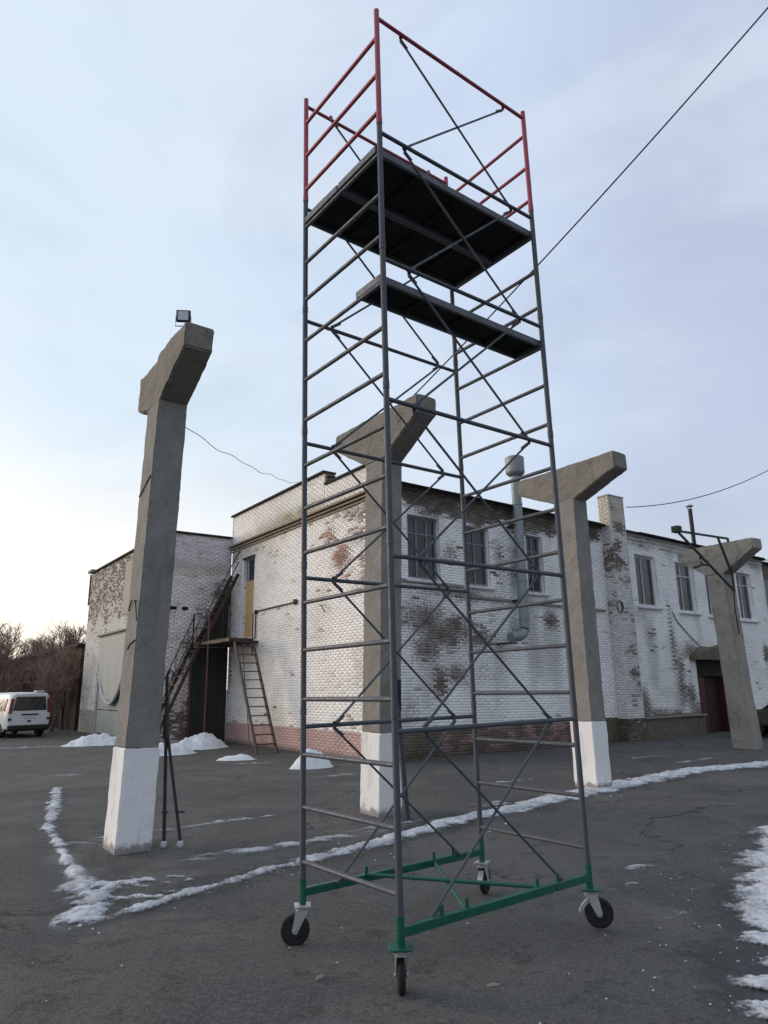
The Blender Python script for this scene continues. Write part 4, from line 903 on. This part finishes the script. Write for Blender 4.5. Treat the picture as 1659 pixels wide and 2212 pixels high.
# casters
WR = .110
def caster(key, ang, pm, brake):
    x, y = XL[key]; c = empty('caster', (x, y, 0), R(ang) - TH, parent=tw)
    off = .055
    fk = MB()
    for s_ in (-1, 1): fk.prism([(-.045, .245), (.05, .245), (off + .024, WR + .0), (off + .012, WR - .022), (off - .014, WR - .022), (off - .026, WR + .0)], lambda u, v, d: (u, d, v), s_ * .034 - .0022, s_ * .034 + .0022)
    fk.box(-.048, .055, -.036, .036, .240, .248); fk.build('fork', M['zinc'], c)
    MB().lathe((0, 0, .248), (0, 0, 1), [(0, .046), (.008, .05), (.018, .05), (.022, .03)], 20).build('swivel', M['zinc'], c, smooth=True)
    MB().box(-.062, .062, -.062, .062, .2705, .279).build('top_plate', M[pm], c, bevel=.002)
    if pm == 'green_tube': MB().box(-.075, .075, -.075, .075, .2795, .286).build('foot_plate', M['green_tube'], c, bevel=.002)
    bl = MB()
    for a in (-1, 1):
        for b in (-1, 1): bl.lathe((a * .046, b * .046, .2625), (0, 0, 1), [(0, .011), (.008, .011)], 6)
    bl.build('bolts', M['zinc'], c)
    wh = MB().lathe((off, 0, WR), (0, 1, 0), [(-.021, .07), (-.024, .082), (-.023, WR - .012), (-.016, WR - .003), (-.006, WR), (.006, WR), (.016, WR - .003), (.023, WR - .012), (.024, .082), (.021, .07)], 36).build('wheel', M['rubber'], c, smooth=True)
    MB().lathe((off, 0, WR), (0, 1, 0), [(-.028, .018), (-.026, .05), (-.0215, .069), (.0215, .069), (.026, .05), (.028, .018)], 28).build('hub', M['rubber'], wh, smooth=True)
    MB().tube((off, -.045, WR), (off, .045, WR), .011, n=10).build('axle', M['zinc'], wh)
    if brake: MB().prism([(-.03, .21), (-.075, .165), (-.098, .12), (-.085, .112), (-.06, .145), (-.02, .185)], lambda u, v, d: (u, d, v), -.022, .022).build('brake_pedal', M['zinc'], c)
    return c
caster('L', 188, 'zinc', False); caster('F', 92, 'green_tube', False); caster('R', -8, 'green_tube', True); caster('B', 64, 'zinc', True)
# decks lie on the rungs: things of their own
def deck(label, y0, y1, z, x0=-HL - .03, x1=HL + .03, hook=True):
    e = empty('scaffold_deck'); e.matrix_world = tw.matrix_world @ Matrix.Translation((0, (y0 + y1) / 2, z)); tag(e, label, 'deck', 'decks of the scaffold tower')
    hw_ = (y1 - y0) / 2
    fr = MB()
    fr.box(x0, x1, -hw_, -hw_ + .028, .0, .062); fr.box(x0, x1, hw_ - .028, hw_, .0, .062)
    fr.box(x0, x0 + .03, -hw_ + .028, hw_ - .028, .0, .062); fr.box(x1 - .03, x1, -hw_ + .028, hw_ - .028, .0, .062)
    fr.build('deck_frame', M['deck_edge'], e, bevel=.003)
    MB().box(x0 + .031, x1 - .031, -hw_ + .029, hw_ - .029, .040, .055).build('board', M['deck'], e)
    for k in range(3):
        xx = x0 + (x1 - x0) * (k + 1) / 4; MB().box(xx - .02, xx + .02, -hw_ + .03, hw_ - .03, .012, .0395).build('bearer', M['deck'], e)
    return e
zr = lambda kf, i: ZB + kf * SE + RA + i * RPT + RR + .003
deck('wide dark deck on the upper level, nearer the front posts', -HW + .03, -.012, zr(4, 2))
d2 = deck('wide dark deck on the upper level, nearer the rear posts', .012, HW - .03, zr(4, 2))
deck('narrow dark deck hung one level below the two wide ones', -HW + .03, -HW + .36, zr(3, 2), x0=-HL - .012)
rl = MB().lathe((0, 0, 0), (0, 1, 0), [(-.12, .03), (-.11, .05), (.11, .05), (.12, .03)], 16).build('rag_roll', M['dark_green']); rl.matrix_world = tw.matrix_world @ Matrix.Translation((-HL + .06, HW - .18, zr(4, 2) + .11)); tag(rl, 'dark green rolled bundle lying on the left end of the upper deck', 'bundle')

# ================================================================== overhead wires
def wire(name, p0, p1, sag, r, label, n=24, wob=0):
    p0 = Vector(p0); p1 = Vector(p1); pts = []
    for k in range(n + 1):
        f_ = k / n; q = p0.lerp(p1, f_); q.z -= sag * 4 * f_ * (1 - f_); q.z += wob * math.sin(f_ * 37) * math.sin(f_ * 11); pts.append(q)
    o = MB().path(pts, r, 6).build(name, M['dark_iron'], smooth=True); tag(o, label, 'cable'); return o
tb = cB.matrix_world @ Vector((.2, -.2, 6.36))
wire('overhead_cable', tb, (5.6, 7.0, 10.9), .12, .011, 'black overhead cable rising from the middle column to the upper right')
wire('overhead_cable', bw(10.6, -PD, 7.95), (15.8, 24.5, 10.3), .55, .016, 'sagging overhead cable from the brick chimney to the right edge', 30)
wire('thin_wire', cA.matrix_world @ Vector((.41, .08, 5.42)), bw(-.05, 3.2, 8.0), .25, .0055, 'thin kinked wire from the leftmost column to the gable roof', 50, .035)

# ================================================================== parked van
van = empty('parked_van', (-14.80, 29.9, 0), R(47)); tag(van, 'white parked van seen from behind at the left edge', 'van')
van.scale = (.95, .95, .94)
# local: x across (left -, right +), y forward (away)
VW, VL, VHt = .90, 4.6, 1.92
def ring(y, wl, ws, wr, z0, zs, zr_):     # cross-section
    return [(-wl, y, z0), (-ws, y, (z0 + zs) / 2), (-ws, y, zs), (-ws * .97, y, zs + .25), (-wr, y, zr_ - .10), (-wr * .88, y, zr_ - .02), (0, y, zr_), (wr * .88, y, zr_ - .02), (wr, y, zr_ - .10), (ws * .97, y, zs + .25), (ws, y, zs), (ws, y, (z0 + zs) / 2), (wl, y, z0)]
rings = [ring(.0, .80, .86, .72, .42, 1.05, 1.86), ring(.08, .86, .90, .77, .40, 1.05, 1.90), ring(.6, .88, .91, .79, .38, 1.05, 1.93), ring(2.6, .88, .91, .79, .38, 1.05, 1.93), ring(3.3, .88, .91, .74, .38, 1.05, 1.80), ring(3.75, .87, .90, .70, .38, 1.02, 1.36), ring(4.4, .84, .87, .66, .38, .95, 1.16), ring(4.62, .74, .76, .5, .40, .80, .98)]
vb = MB(); nr = len(rings[0]); vs = [p_ for r_ in rings for p_ in r_]
vb.add(vs, [(i * nr + j, i * nr + j + 1, (i + 1) * nr + j + 1, (i + 1) * nr + j) for i in range(len(rings) - 1) for j in range(nr - 1)] + [tuple(range(nr))[::-1], tuple(range((len(rings) - 1) * nr, len(rings) * nr))] + [(i * nr + nr - 1, i * nr, (i + 1) * nr, (i + 1) * nr + nr - 1) for i in range(len(rings) - 1)])
vb.build('body', M['van_white'], van, smooth=True)
tg = MB().add([(-.74, -.012, .52), (.74, -.012, .52), (.76, -.012, 1.12), (-.76, -.012, 1.12)], [(0, 1, 2, 3)]); 
tgo = MB().box(-.76, .76, -.02, .0, .55, 1.13).build('tailgate', M['van_white'], van, bevel=.012)
MB().add([(-.70, -.024, 1.15), (.70, -.024, 1.15), (.61, -.008, 1.74), (-.61, -.008, 1.74), (-.70, .02, 1.15), (.70, .02, 1.15), (.61, .04, 1.74), (-.61, .04, 1.74)], [(0,1,2,3),(4,5,6,7),(0,1,5,4),(1,2,6,5),(2,3,7,6),(3,0,4,7)]).build('rear_window', M['glass_van'], van)
MB().box(-.36, .36, -.035, -.021, .95, 1.01).build('handle_strip', M['plastic'], tgo)
MB().box(-.26, .26, -.028, -.021, .80, .92).build('number_plate', M['plate'], tgo)
MB().box(-.07, .07, -.028, -.021, .66, .74).build('badge', M['plastic'], tgo)
for s_ in (-1, 1):
    MB().add([(s_*.74, -.045, 1.04), (s_*.89, -.02, 1.04), (s_*.815, .0, 1.68), (s_*.68, -.03, 1.66), (s_*.74, .05, 1.04), (s_*.92, .16, 1.04), (s_*.84, .18, 1.68), (s_*.68, .08, 1.66)], [(0,1,2,3),(4,5,6,7),(0,1,5,4),(1,2,6,5),(2,3,7,6),(3,0,4,7)]).build('tail_lamp', M['lamp_red'], van, bevel=.01)
    MB().box(s_*.80 - .07, s_*.80 + .07, -.03, .02, .74, .84).build('reflector', M['plastic'], van)
    for k, (y0, y1) in enumerate(((.35, 1.35), (1.45, 2.45), (2.55, 3.2))):
        MB().add([(s_*.922, y0, 1.14), (s_*.922, y1, 1.14), (s_*.855, y1 - .02 * k, 1.66), (s_*.855, y0 + .04, 1.66), (s_*.80, y0, 1.14), (s_*.80, y1, 1.14), (s_*.74, y1 - .02 * k, 1.66), (s_*.74, y0 + .04, 1.66)], [(0,1,2,3),(4,5,6,7),(0,1,5,4),(1,2,6,5),(2,3,7,6),(3,0,4,7)]).build('side_window', M['glass_van'], van)
    MB().box(s_*1.0 - .09, s_*1.0 + .09, 3.2, 3.3, 1.12, 1.32).build('mirror', M['plastic'], van, bevel=.02)
    for y in (.85, 3.75):
        wv_ = MB().lathe((s_ * .80, y, .33), (1, 0, 0), [(-.11, .20), (-.11, .30), (-.07, .33), (.07, .33), (.11, .30), (.11, .20)], 28).build('wheel', M['rubber'], van, smooth=True)
        MB().lathe((s_ * .80, y, .33), (1, 0, 0), [(-.115, .05), (-.10, .2), (.10, .2), (.115, .05)], 20).build('rim', M['zinc'], wv_)
MB().box(-.86, .86, -.07, .18, .34, .53).build('bumper', M['plastic'], van, bevel=.03)
MB().box(.25, .6, .15, .5, 1.925, 1.99).build('roof_vent', M['plate'], van, bevel=.03)
MB().box(-.9, .9, .2, 4.4, .28, .40).build('underbody', M['plastic'], van)

# dark car just cut by the right edge
car = empty('dark_car', (13.9, 24.4, 0), R(-40)); tag(car, 'dark car nose parked beyond the stained column at the right edge', 'car')
cb_ = MB(); prof = [(-2.0, .35), (-2.05, .62), (-1.9, .78), (-1.0, .92), (-.4, 1.35), (.9, 1.38), (1.55, 1.0), (2.0, .9), (2.05, .4)]
cb_.prism(prof, lambda u, v, d: (u, d, v), -.78, .78); cb_.build('body', M['car_dark'], car, bevel=.07, seg=3)
MB().prism([(-.92, .95), (-.42, 1.31), (.85, 1.33), (1.4, 1.0)], lambda u, v, d: (u, d, v), -.795, .795).build('side_window', M['glass_van'], car)
for y in (-.6, .6): MB().lathe((-2.03, y, .66), (1, 0, 0), [(-.02, .09), (.01, .10), (.06, .10)], 18).build('headlight', M['lamp_glass'], car)
for x in (-1.3, 1.3):
    for y in (-.72, .72): MB().lathe((x, y, .31), (0, 1, 0), [(-.09, .18), (-.09, .29), (-.05, .31), (.05, .31), (.09, .29), (.09, .18)], 24).build('wheel', M['rubber'], car, smooth=True)
MB().box(-2.12, -1.98, -.7, .7, .36, .5).build('bumper', M['plastic'], car, bevel=.03)

# ================================================================== bare trees
def bare_tree(seed, h):
    rnd = random.Random(seed); br_ = MB(); tv = []; tf = []
    def twig(p, d, l):
        s_ = Vector((rnd.uniform(-1, 1), rnd.uniform(-1, 1), rnd.uniform(-1, 1))).cross(d).normalized() * .011
        i = len(tv); e_ = p + d * l; tv.extend([p - s_, p + s_, e_ + s_ * .3, e_ - s_ * .3]); tf.append((i, i + 1, i + 2, i + 3))
    def grow(p, d, l, r, lev):
        segs = 3; pts = [p]; rs_ = [r]; q = p; dd = d
        for k in range(segs):
            dd = (dd + Vector((rnd.uniform(-.22, .22), rnd.uniform(-.22, .22), rnd.uniform(-.08, .18)))).normalized(); q = q + dd * (l / segs); pts.append(q); rs_.append(r * (1 - .38 * (k + 1) / segs))
        br_.path(pts, rs_, 6 if lev < 2 else 4)
        if lev >= 3:
            for k in range(9):
                f_ = rnd.random(); b0 = pts[1].lerp(pts[3], f_); td = (dd + Vector((rnd.uniform(-.9, .9), rnd.uniform(-.9, .9), rnd.uniform(-.3, .8)))).normalized(); tl = rnd.uniform(.3, .75)
                twig(b0, td, tl)
                for k2 in range(3): twig(b0 + td * tl * rnd.uniform(.3, .9), (td + Vector((rnd.uniform(-.8, .8), rnd.uniform(-.8, .8), rnd.uniform(-.3, .6)))).normalized(), rnd.uniform(.2, .45))
            return
        nb_ = 4 if lev == 0 else 4
        for k in range(nb_):
            a = rnd.uniform(0, 6.28); sp_ = rnd.uniform(.35, .85); u = dd.orthogonal().normalized(); v = dd.cross(u)
            nd = (dd + (u * math.cos(a) + v * math.sin(a)) * sp_).normalized()
            st0 = pts[-1] if k < 2 else pts[rnd.choice([1, 2])]
            grow(st0, nd, l * rnd.uniform(.62, .82), r * .56, lev + 1)
    for k in range(rnd.choice([2, 3])):
        grow(Vector((rnd.uniform(-.25, .25), rnd.uniform(-.25, .25), -.05)), Vector((rnd.uniform(-.3, .3), rnd.uniform(-.3, .3), 1)).normalized(), h * .36, .055 + .01 * h, 0)
    zm = max(v.z for v in tv); sc_f = h / zm
    bme = br_.mesh('trunk'); bme.materials.append(M['bark']); tm = bpy.data.meshes.new('crown'); tm.from_pydata([tuple(v) for v in tv], [], tf); tm.materials.append(M['twig'])
    return bme, tm, sc_f
tpl = [bare_tree(s_, h_) for s_, h_ in ((3, 6.2), (8, 6.6), (21, 5.8), (34, 6.4))]
trees = [((-21.5, 39, 0), 0, 1.0, 'bare brown tree at the left edge beyond the van'), ((-18.6, 40.5, 0), 1, 1.0, 'bushy bare tree rising behind the van roof'), ((-17.4, 41.5, 0), 2, 1.02, 'bare tree just left of the annex wall'), ((-16.5, 38.2, 0), 3, .82, 'shorter bare tree nearest the annex corner'),
         ((-24.5, 44, 0), 2, 1.05, 'bare tree far left behind the van, partly out of the picture'), ((-21.0, 46, 0), 3, 1.05, 'bare tree in the second row behind the van'), ((-18.9, 47.5, 0), 0, .98, 'bare tree in the second row nearest the annex'), ((-26.5, 50, 0), 1, 1.2, 'tall bare tree far behind at the left edge')]
for i, (loc, k, s_, lab) in enumerate(trees):
    bme, tm, sf = tpl[k]; e = empty('bare_tree', loc, i * 1.7); e.scale = (sf * s_, sf * s_, sf * s_ * .88); tag(e, lab, 'tree', 'bare trees beyond the van')
    for nm, me in (('trunk', bme), ('crown', tm)):
        o = bpy.data.objects.new(nm, me); col.objects.link(o); o.parent = e
# thicket of shrubs below the trees, one mass
tv = []; tf = []
rnd = random.Random(77)
for k in range(22000):
    f_ = rnd.random(); x = -52 + 37.5 * f_ ** .8; y = 37.5 + 10 * rnd.random() + (x + 22) * .1; z = rnd.random() ** 1.3 * 3.4
    p_ = Vector((x, y, z * .8)); d_ = Vector((rnd.uniform(-.6, .6), rnd.uniform(-.6, .6), rnd.uniform(.3, 1))).normalized(); s_ = Vector((rnd.uniform(-1, 1), rnd.uniform(-1, 1), .2)).cross(d_).normalized() * .014; l_ = rnd.uniform(.5, 1.2)
    i = len(tv); e_ = p_ + d_ * l_; tv += [p_ - s_, p_ + s_, e_ + s_ * .3, e_ - s_ * .3]; tf.append((i, i + 1, i + 2, i + 3))
thk = fast_mesh('thicket', np.array([tuple(v) for v in tv]), np.array(tf), M['twig']); tag(thk, 'brown leafless thicket below the bare trees', 'thicket', kind='stuff')
for i, (loc, k, s_, lab) in enumerate((((-15.55, 33.6, 0), 1, .62, 'dark leafless shrub beside the far annex corner'), ((-15.9, 35.5, 0), 0, .72, 'leafless bush behind the shrub at the annex corner'))):
    bme, tm, sf = tpl[k]; e = empty('bare_shrub', loc, 2 + i); e.scale = (sf * s_ * .75, sf * s_ * .75, sf * s_); tag(e, lab, 'shrub')
    for nm, me in (('trunk', bme), ('crown', tm)):
        o = bpy.data.objects.new(nm, me); col.objects.link(o); o.parent = e

# ================================================================== snow
def heightfield(name, x0, x1, y0, y1, st, hf, mat, label=None, cat=None, kind=None, soft=.05):
    xs = np.arange(x0, x1 + st, st); ys = np.arange(y0, y1 + st, st); X, Y = np.meshgrid(xs, ys, indexing='ij'); Z = hf(X, Y)
    ny = len(ys); i, j = np.meshgrid(np.arange(len(xs) - 1), np.arange(ny - 1), indexing='ij'); i = i.ravel(); j = j.ravel()
    Q = np.stack([i * ny + j, (i + 1) * ny + j, (i + 1) * ny + j + 1, i * ny + j + 1], 1)
    Zr = Z.ravel(); keep = Zr[Q].max(1) > -.012; Q = Q[keep]; used, inv = np.unique(Q, return_inverse=True)
    V = np.stack([X.ravel(), Y.ravel(), np.maximum(Zr, -.03)], 1)[used]
    if len(Q) == 0: return None
    th_ = np.clip((Zr[used] + .010) / soft, 0, 1); V[:, 2] = np.maximum(V[:, 2], .003)
    o = fast_mesh(name, V, inv.reshape(-1, 4), M[mat], np.repeat(th_[:, None], 3, 1), smooth=True); tag(o, label, cat, kind=kind); return o
def polydist(X, Y, pts):
    best = np.full(X.shape, 1e9); par = np.zeros(X.shape); L_ = 0; pts = [np.array(p_) for p_ in pts]; tot = sum(np.linalg.norm(b - a) for a, b in zip(pts[:-1], pts[1:])); side = np.zeros(X.shape)
    for a, b in zip(pts[:-1], pts[1:]):
        d_ = b - a; l = np.linalg.norm(d_); t_ = np.clip(((X - a[0]) * d_[0] + (Y - a[1]) * d_[1]) / l ** 2, 0, 1); qx = X - a[0] - t_ * d_[0]; qy = Y - a[1] - t_ * d_[1]; r_ = np.hypot(qx, qy)
        m_ = r_ < best; best = np.where(m_, r_, best); par = np.where(m_, (L_ + t_ * l) / tot, par); side = np.where(m_, np.sign(d_[0] * qy - d_[1] * qx), side); L_ += l
    return best, par, side
ridge = [(-2.62, 6.16), (-2.35, 6.52), (-1.74, 7.35), (-1.35, 7.89), (-.96, 8.32), (-.22, 9.12), (.37, 9.85), (1.06, 10.68), (1.85, 11.38), (2.77, 12.32), (3.86, 13.39), (5.11, 14.53), (6.61, 15.89), (8.9, 17.0), (10.5, 17.9)]
def h_ridge(X, Y):
    d_, p_, s_ = polydist(X, Y, ridge); wd = .08 + .16 * np.clip(p_ * 2.2, 0, 1) + .20 * p_
    wd = wd * (.65 + .7 * fbm(X * 2.2, Y * 2.2, 5)); hh = (.022 + .030 * np.clip(p_ * 2.5, 0, 1)) * np.clip(p_ * 16 + .25, 0, 1)
    return hh * (1 - (d_ / wd) ** 1.6) + (fbm(X * 6, Y * 6, 9) - .52) * .065 + (fbm(X * 26, Y * 26, 19) - .5) * .04 - .006
heightfield('snow_ridge', -3, 10.8, 5.6, 18.4, .028, lambda X, Y: h_ridge(X, Y), 'snow', 'long dirty snow ridge running across the yard behind the scaffold tower', 'snow')
leftr = [(-6.45, 14.4), (-5.57, 12.42), (-4.72, 10.42), (-3.96, 9.1), (-3.31, 8.0), (-2.80, 7.25), (-2.62, 6.5)]
def h_left(X, Y):
    d_, p_, s_ = polydist(X, Y, leftr); wd = (.085 + .17 * np.clip((p_ - .74) * 6, 0, 1)) * (.5 + 1.0 * fbm(X * 2.5, Y * 2.5, 31)) + .05 * (p_ < .5)
    h1 = .034 * (1 - (d_ / wd) ** 1.6) + (fbm(X * 6, Y * 6, 33) - .54) * .07 + (fbm(X * 24, Y * 24, 38) - .5) * .03
    sx = ((X + 2.55) * .95 + (Y - 7.55) * .32); sy = -(X + 2.55) * .32 + (Y - 7.55) * .95           # feathered smears to the right of the corner
    h2 = .022 * np.clip(1 - (sx / .62) ** 2, -1, 1) - .9 * sy ** 2 + (fbm(X * 5, Y * 16, 35) - .56) * .14
    sx3 = ((X + 2.35) * .95 + (Y - 7.05) * .32); sy3 = -(X + 2.35) * .32 + (Y - 7.05) * .95
    h3 = .02 * np.clip(1 - (sx3 / .72) ** 2, -1, 1) - 1.2 * sy3 ** 2 + (fbm(X * 5, Y * 16, 36) - .56) * .13
    return np.maximum(np.maximum(h1, h2), h3) - .006
heightfield('snow_ridge', -7, -1.5, 6.0, 14.8, .026, h_left, 'snow', 'broken snow ridge along the left, ending at a corner before the leftmost column', 'snow')
right = [(5.5, 9.9), (4.5, 8.45), (3.66, 7.1), (3.13, 6.1), (2.90, 5.55), (2.60, 5.1), (2.32, 4.6), (2.1, 4.2)]
def h_right(X, Y):
    d_, p_, s_ = polydist(X, Y, right); wd = (.46 - .12 * np.clip((p_ - .55) * 3, 0, 1)) * (.65 + .7 * fbm(X * 2.4, Y * 2.4, 51))
    cut = np.clip((p_ - .68) * 5, 0, 1) * np.clip(np.sin((X * .5 + Y) * 13) + .1, 0, 1) * .11
    return .060 * (1 - .5 * p_) * (1 - (d_ / wd) ** 1.5) + (fbm(X * 4, Y * 4, 53) - .52) * .065 + (fbm(X * 22, Y * 22, 54) - .5) * .03 - cut
heightfield('snow_bank', 1.4, 6, 3.8, 10.4, .022, h_right, 'snow', 'ragged snow bank cut by the right edge in the foreground', 'snow')
# thin drifted smears, too many and too ragged to count: one mass
def h_smear(X, Y):
    z = np.full(X.shape, -1.)
    for (cx, cy, lx, ly, s_) in ((-1.15, 9.2, 1.35, .14, 1), (-1.9, 8.85, .4, .05, .8), (-2.35, 10.72, .75, .09, 1), (-2.9, 10.3, .5, .1, .7), (2.2, 14.4, .9, .12, .8), (-1.3, 14.9, .6, .09, .5), (-3.6, 9.7, .55, .3, .6), (.0, 10.3, 1.0, .12, .5), (1.6, 11.9, .7, .2, .8), (6.6, 18.8, .7, .1, .8), (7.9, 18.2, .4, .1, .7), (7.2, 17.6, .9, .12, .6), (8.6, 19.3, .6, .1, .6), (1.95, 6.0, .10, .05, .7), (2.35, 6.35, .25, .05, .5), (2.2, 7.2, .3, .06, .5), (2.6, 7.9, .3, .07, .6), (-1.0, 16.0, 1.1, .2, .4)):
        a = .62; u = (X - cx) * math.cos(a) + (Y - cy) * math.sin(a); v = -(X - cx) * math.sin(a) + (Y - cy) * math.cos(a)
        z = np.maximum(z, .022 * s_ - .02 * (u / lx) ** 2 - .02 * (v / ly) ** 2)
    return z + (fbm(X * 4.5, Y * 11, 71) - .56) * .07
heightfield('drifted_snow', -4.6, 9.6, 5.6, 19.8, .03, h_smear, 'thin_snow', 'thin smears of drifted snow scattered on the asphalt between the columns', 'snow', 'stuff')
def h_smear2(X, Y):
    z = np.full(X.shape, -1.)
    for (cx, cy, lx, ly, s_) in ((-5.2, 9.4, .9, .06, .8), (-7.2, 16.6, .6, .15, .8), (-12.2, 24.6, 1.6, .2, .9), (-6.2, 17.4, .6, .1, .5), (-3.4, 18.6, .7, .1, .8)):
        u = (X - cx) * .97 + (Y - cy) * .22; v = -(X - cx) * .22 + (Y - cy) * .97; z = np.maximum(z, .022 * s_ - .02 * (u / lx) ** 2 - .02 * (v / ly) ** 2)
    return z + (fbm(X * 4, Y * 9, 72) - .56) * .07
heightfield('drifted_snow', -14.2, -2.6, 9.0, 25.2, .04, h_smear2, 'thin_snow', 'thin smears of drifted snow on the asphalt left of the leftmost column', 'snow', 'stuff')
def h_damp(X, Y):
    z = np.full(X.shape, -1.)
    for pts_, w0, w1 in ((ridge, .35, .75), (leftr, .3, .5), (right, .75, .6)):
        d_, p_, s_ = polydist(X, Y, pts_); z = np.maximum(z, .03 * (1 - d_ / (w0 + (w1 - w0) * p_)))
    return z + (fbm(X * 1.6, Y * 1.6, 91) - .5) * .05 - .004
k = MT('damp_asphalt', (.040, .040, .042), .42, spec=.4); k.mix(k.ramp(k.noise(30, 4, .8), .5, .66, 0, .6), (.075, .074, .072)); k.bump(k.noise(70, 3, .8), .5, .006); M['damp'] = k.m; feather(M['damp'], 5, .60, 1.55)
dmp = heightfield('damp_asphalt', -7, 10.8, 3.6, 18.6, .09, h_damp, 'damp', 'dark damp margins on the asphalt along the snow', 'asphalt', 'stuff', .05)
co_ = np.zeros(len(dmp.data.vertices) * 3, np.float32); dmp.data.vertices.foreach_get('co', co_); co_[2::3] = .0015; dmp.data.vertices.foreach_set('co', co_)
# heaps at the foot of the buildings
def heap(cx, cy, rx, ry, h_, seed, label, rot=0.6, st=.05):
    def f(X, Y):
        u = (X - cx) * math.cos(rot) + (Y - cy) * math.sin(rot); v = -(X - cx) * math.sin(rot) + (Y - cy) * math.cos(rot)
        return h_ * .82 * (1 - (u / rx) ** 2 - (v / ry) ** 2) * (.55 + .8 * fbm(X * 1.9, Y * 1.9, seed)) + (fbm(X * 4.2, Y * 4.2, seed + 3) - .5) * h_ * .55 + (fbm(X * 13, Y * 13, seed + 5) - .5) * h_ * .16
    r_ = max(rx, ry) + .3; o = heightfield('snow_heap', cx - r_, cx + r_, cy - r_, cy + r_, st, f, 'white_snow', label, 'snow heap'); o['group'] = 'snow heaps along the building'
heap(-10.1, 25.6, 1.25, .6, .46, 3, 'white snow heap left of the leftmost column, before the green gate', .55)
heap(-6.45, 21.5, .80, .5, .42, 14, 'lumpy white snow heap under the steel landing, beside the prop', .62)
heap(-6.0, 23.4, .85, .55, .58, 25, 'rounded white snow heap behind the two red landing posts', .62)
heap(-4.0, 19.6, .52, .24, .22, 36, 'small low snow heap at the foot of the ladder flight', .25, .03)
heap(-1.80, 17.5, .54, .34, .48, 47, 'snow heap against the pink plinth behind the scaffold rung', .45, .03)
# crumbs of ice
cv = []; cf = []; rnd = random.Random(5)
def crumb(x, y, s_):
    i = len(cv); 
    for dx, dy, dz in ((-1, -.6, 0), (.9, -.8, 0), (1, .7, 0), (-.8, .9, 0), (-.3, -.2, .6), (.4, .3, .5)): cv.append((x + dx * s_ * rnd.uniform(.6, 1.1), y + dy * s_ * rnd.uniform(.6, 1.1), dz * s_ * rnd.uniform(.6, 1.2)))
    for f_ in ((0, 1, 4), (1, 2, 5), (1, 5, 4), (2, 3, 5), (3, 4, 5), (3, 0, 4)): cf.append(tuple(i + k for k in f_))
for k in range(150):
    j = rnd.randrange(len(ridge) - 2); f_ = rnd.random(); a, b = ridge[j], ridge[j + 1]; x = a[0] + (b[0] - a[0]) * f_; y = a[1] + (b[1] - a[1]) * f_
    o_ = rnd.gauss(0, .55); crumb(x + o_ * .7, y - abs(o_) * .7 * rnd.choice([1, 1, -1]), rnd.uniform(.004, .014) * (1.6 if rnd.random() < .1 else 1))
for k in range(90):
    j = rnd.randrange(len(right) - 2); f_ = rnd.random(); a, b = right[j], right[j + 1]; o_ = abs(rnd.gauss(0, .5)); crumb(a[0] + (b[0] - a[0]) * f_ - .2 - o_, a[1] + (b[1] - a[1]) * f_ + .2 * o_, rnd.uniform(.003, .010) * (1.8 if rnd.random() < .08 else 1))
for k in range(60): crumb(rnd.uniform(-3, 4), rnd.uniform(4, 14), rnd.uniform(.003, .010))
ic = fast_mesh('ice_crumbs', np.array(cv), np.array(cf), M['ice']); tag(ic, 'small ice crumbs scattered on the asphalt', 'ice', kind='stuff')
dv = cv; cv = []; cf = []
for k in range(420): crumb(rnd.uniform(-4, 4), 4.2 + 9 * rnd.random() ** 1.6, rnd.uniform(.003, .011))
for (cx_, cy_) in ((-3.2, 9.05), (.0, 11.2), (3.85, 13.7), (10.3, 20.8)):
    for k in range(150):
        an = rnd.uniform(0, 6.28); rr_ = .36 + abs(rnd.gauss(0, .16)); crumb(cx_ + .1 + rr_ * math.cos(an), cy_ + rr_ * math.sin(an) * .95, rnd.uniform(.005, .022))
gv = fast_mesh('grit', np.array(cv), np.array(cf), M['rubble']); tag(gv, 'dark grit strewn over the asphalt', 'grit', kind='stuff')
# chips of wood lying in front of the tower
for x, y, a, s_, lab in ((.655, 5.03, .2, 1.0, 'pale wood chip on the asphalt right of the front wheel'), (-.47, 5.18, .9, 1.1, 'pale splinter of wood on the asphalt left of the front wheel'), (.84, 5.3, -.7, .6, 'small dark chip on the asphalt between front and right wheels')):
    c_ = MB().add([(-.05, -.014, .002), (.02, -.02, .002), (.055, .0, .002), (.0, .017, .002), (-.045, -.008, .012), (.02, -.012, .016), (.045, .0, .008), (.0, .01, .012)], [(3,2,1,0),(4,5,6,7),(0,1,5,4),(1,2,6,5),(2,3,7,6),(3,0,4,7)]).build('wood_chip', M['wood'] if s_ > .8 else M['rubble'])
    c_.location = (x, y, 0); c_.rotation_euler = (0, 0, a); c_.scale = (s_,) * 3; tag(c_, lab, 'wood chip', 'chips on the asphalt')
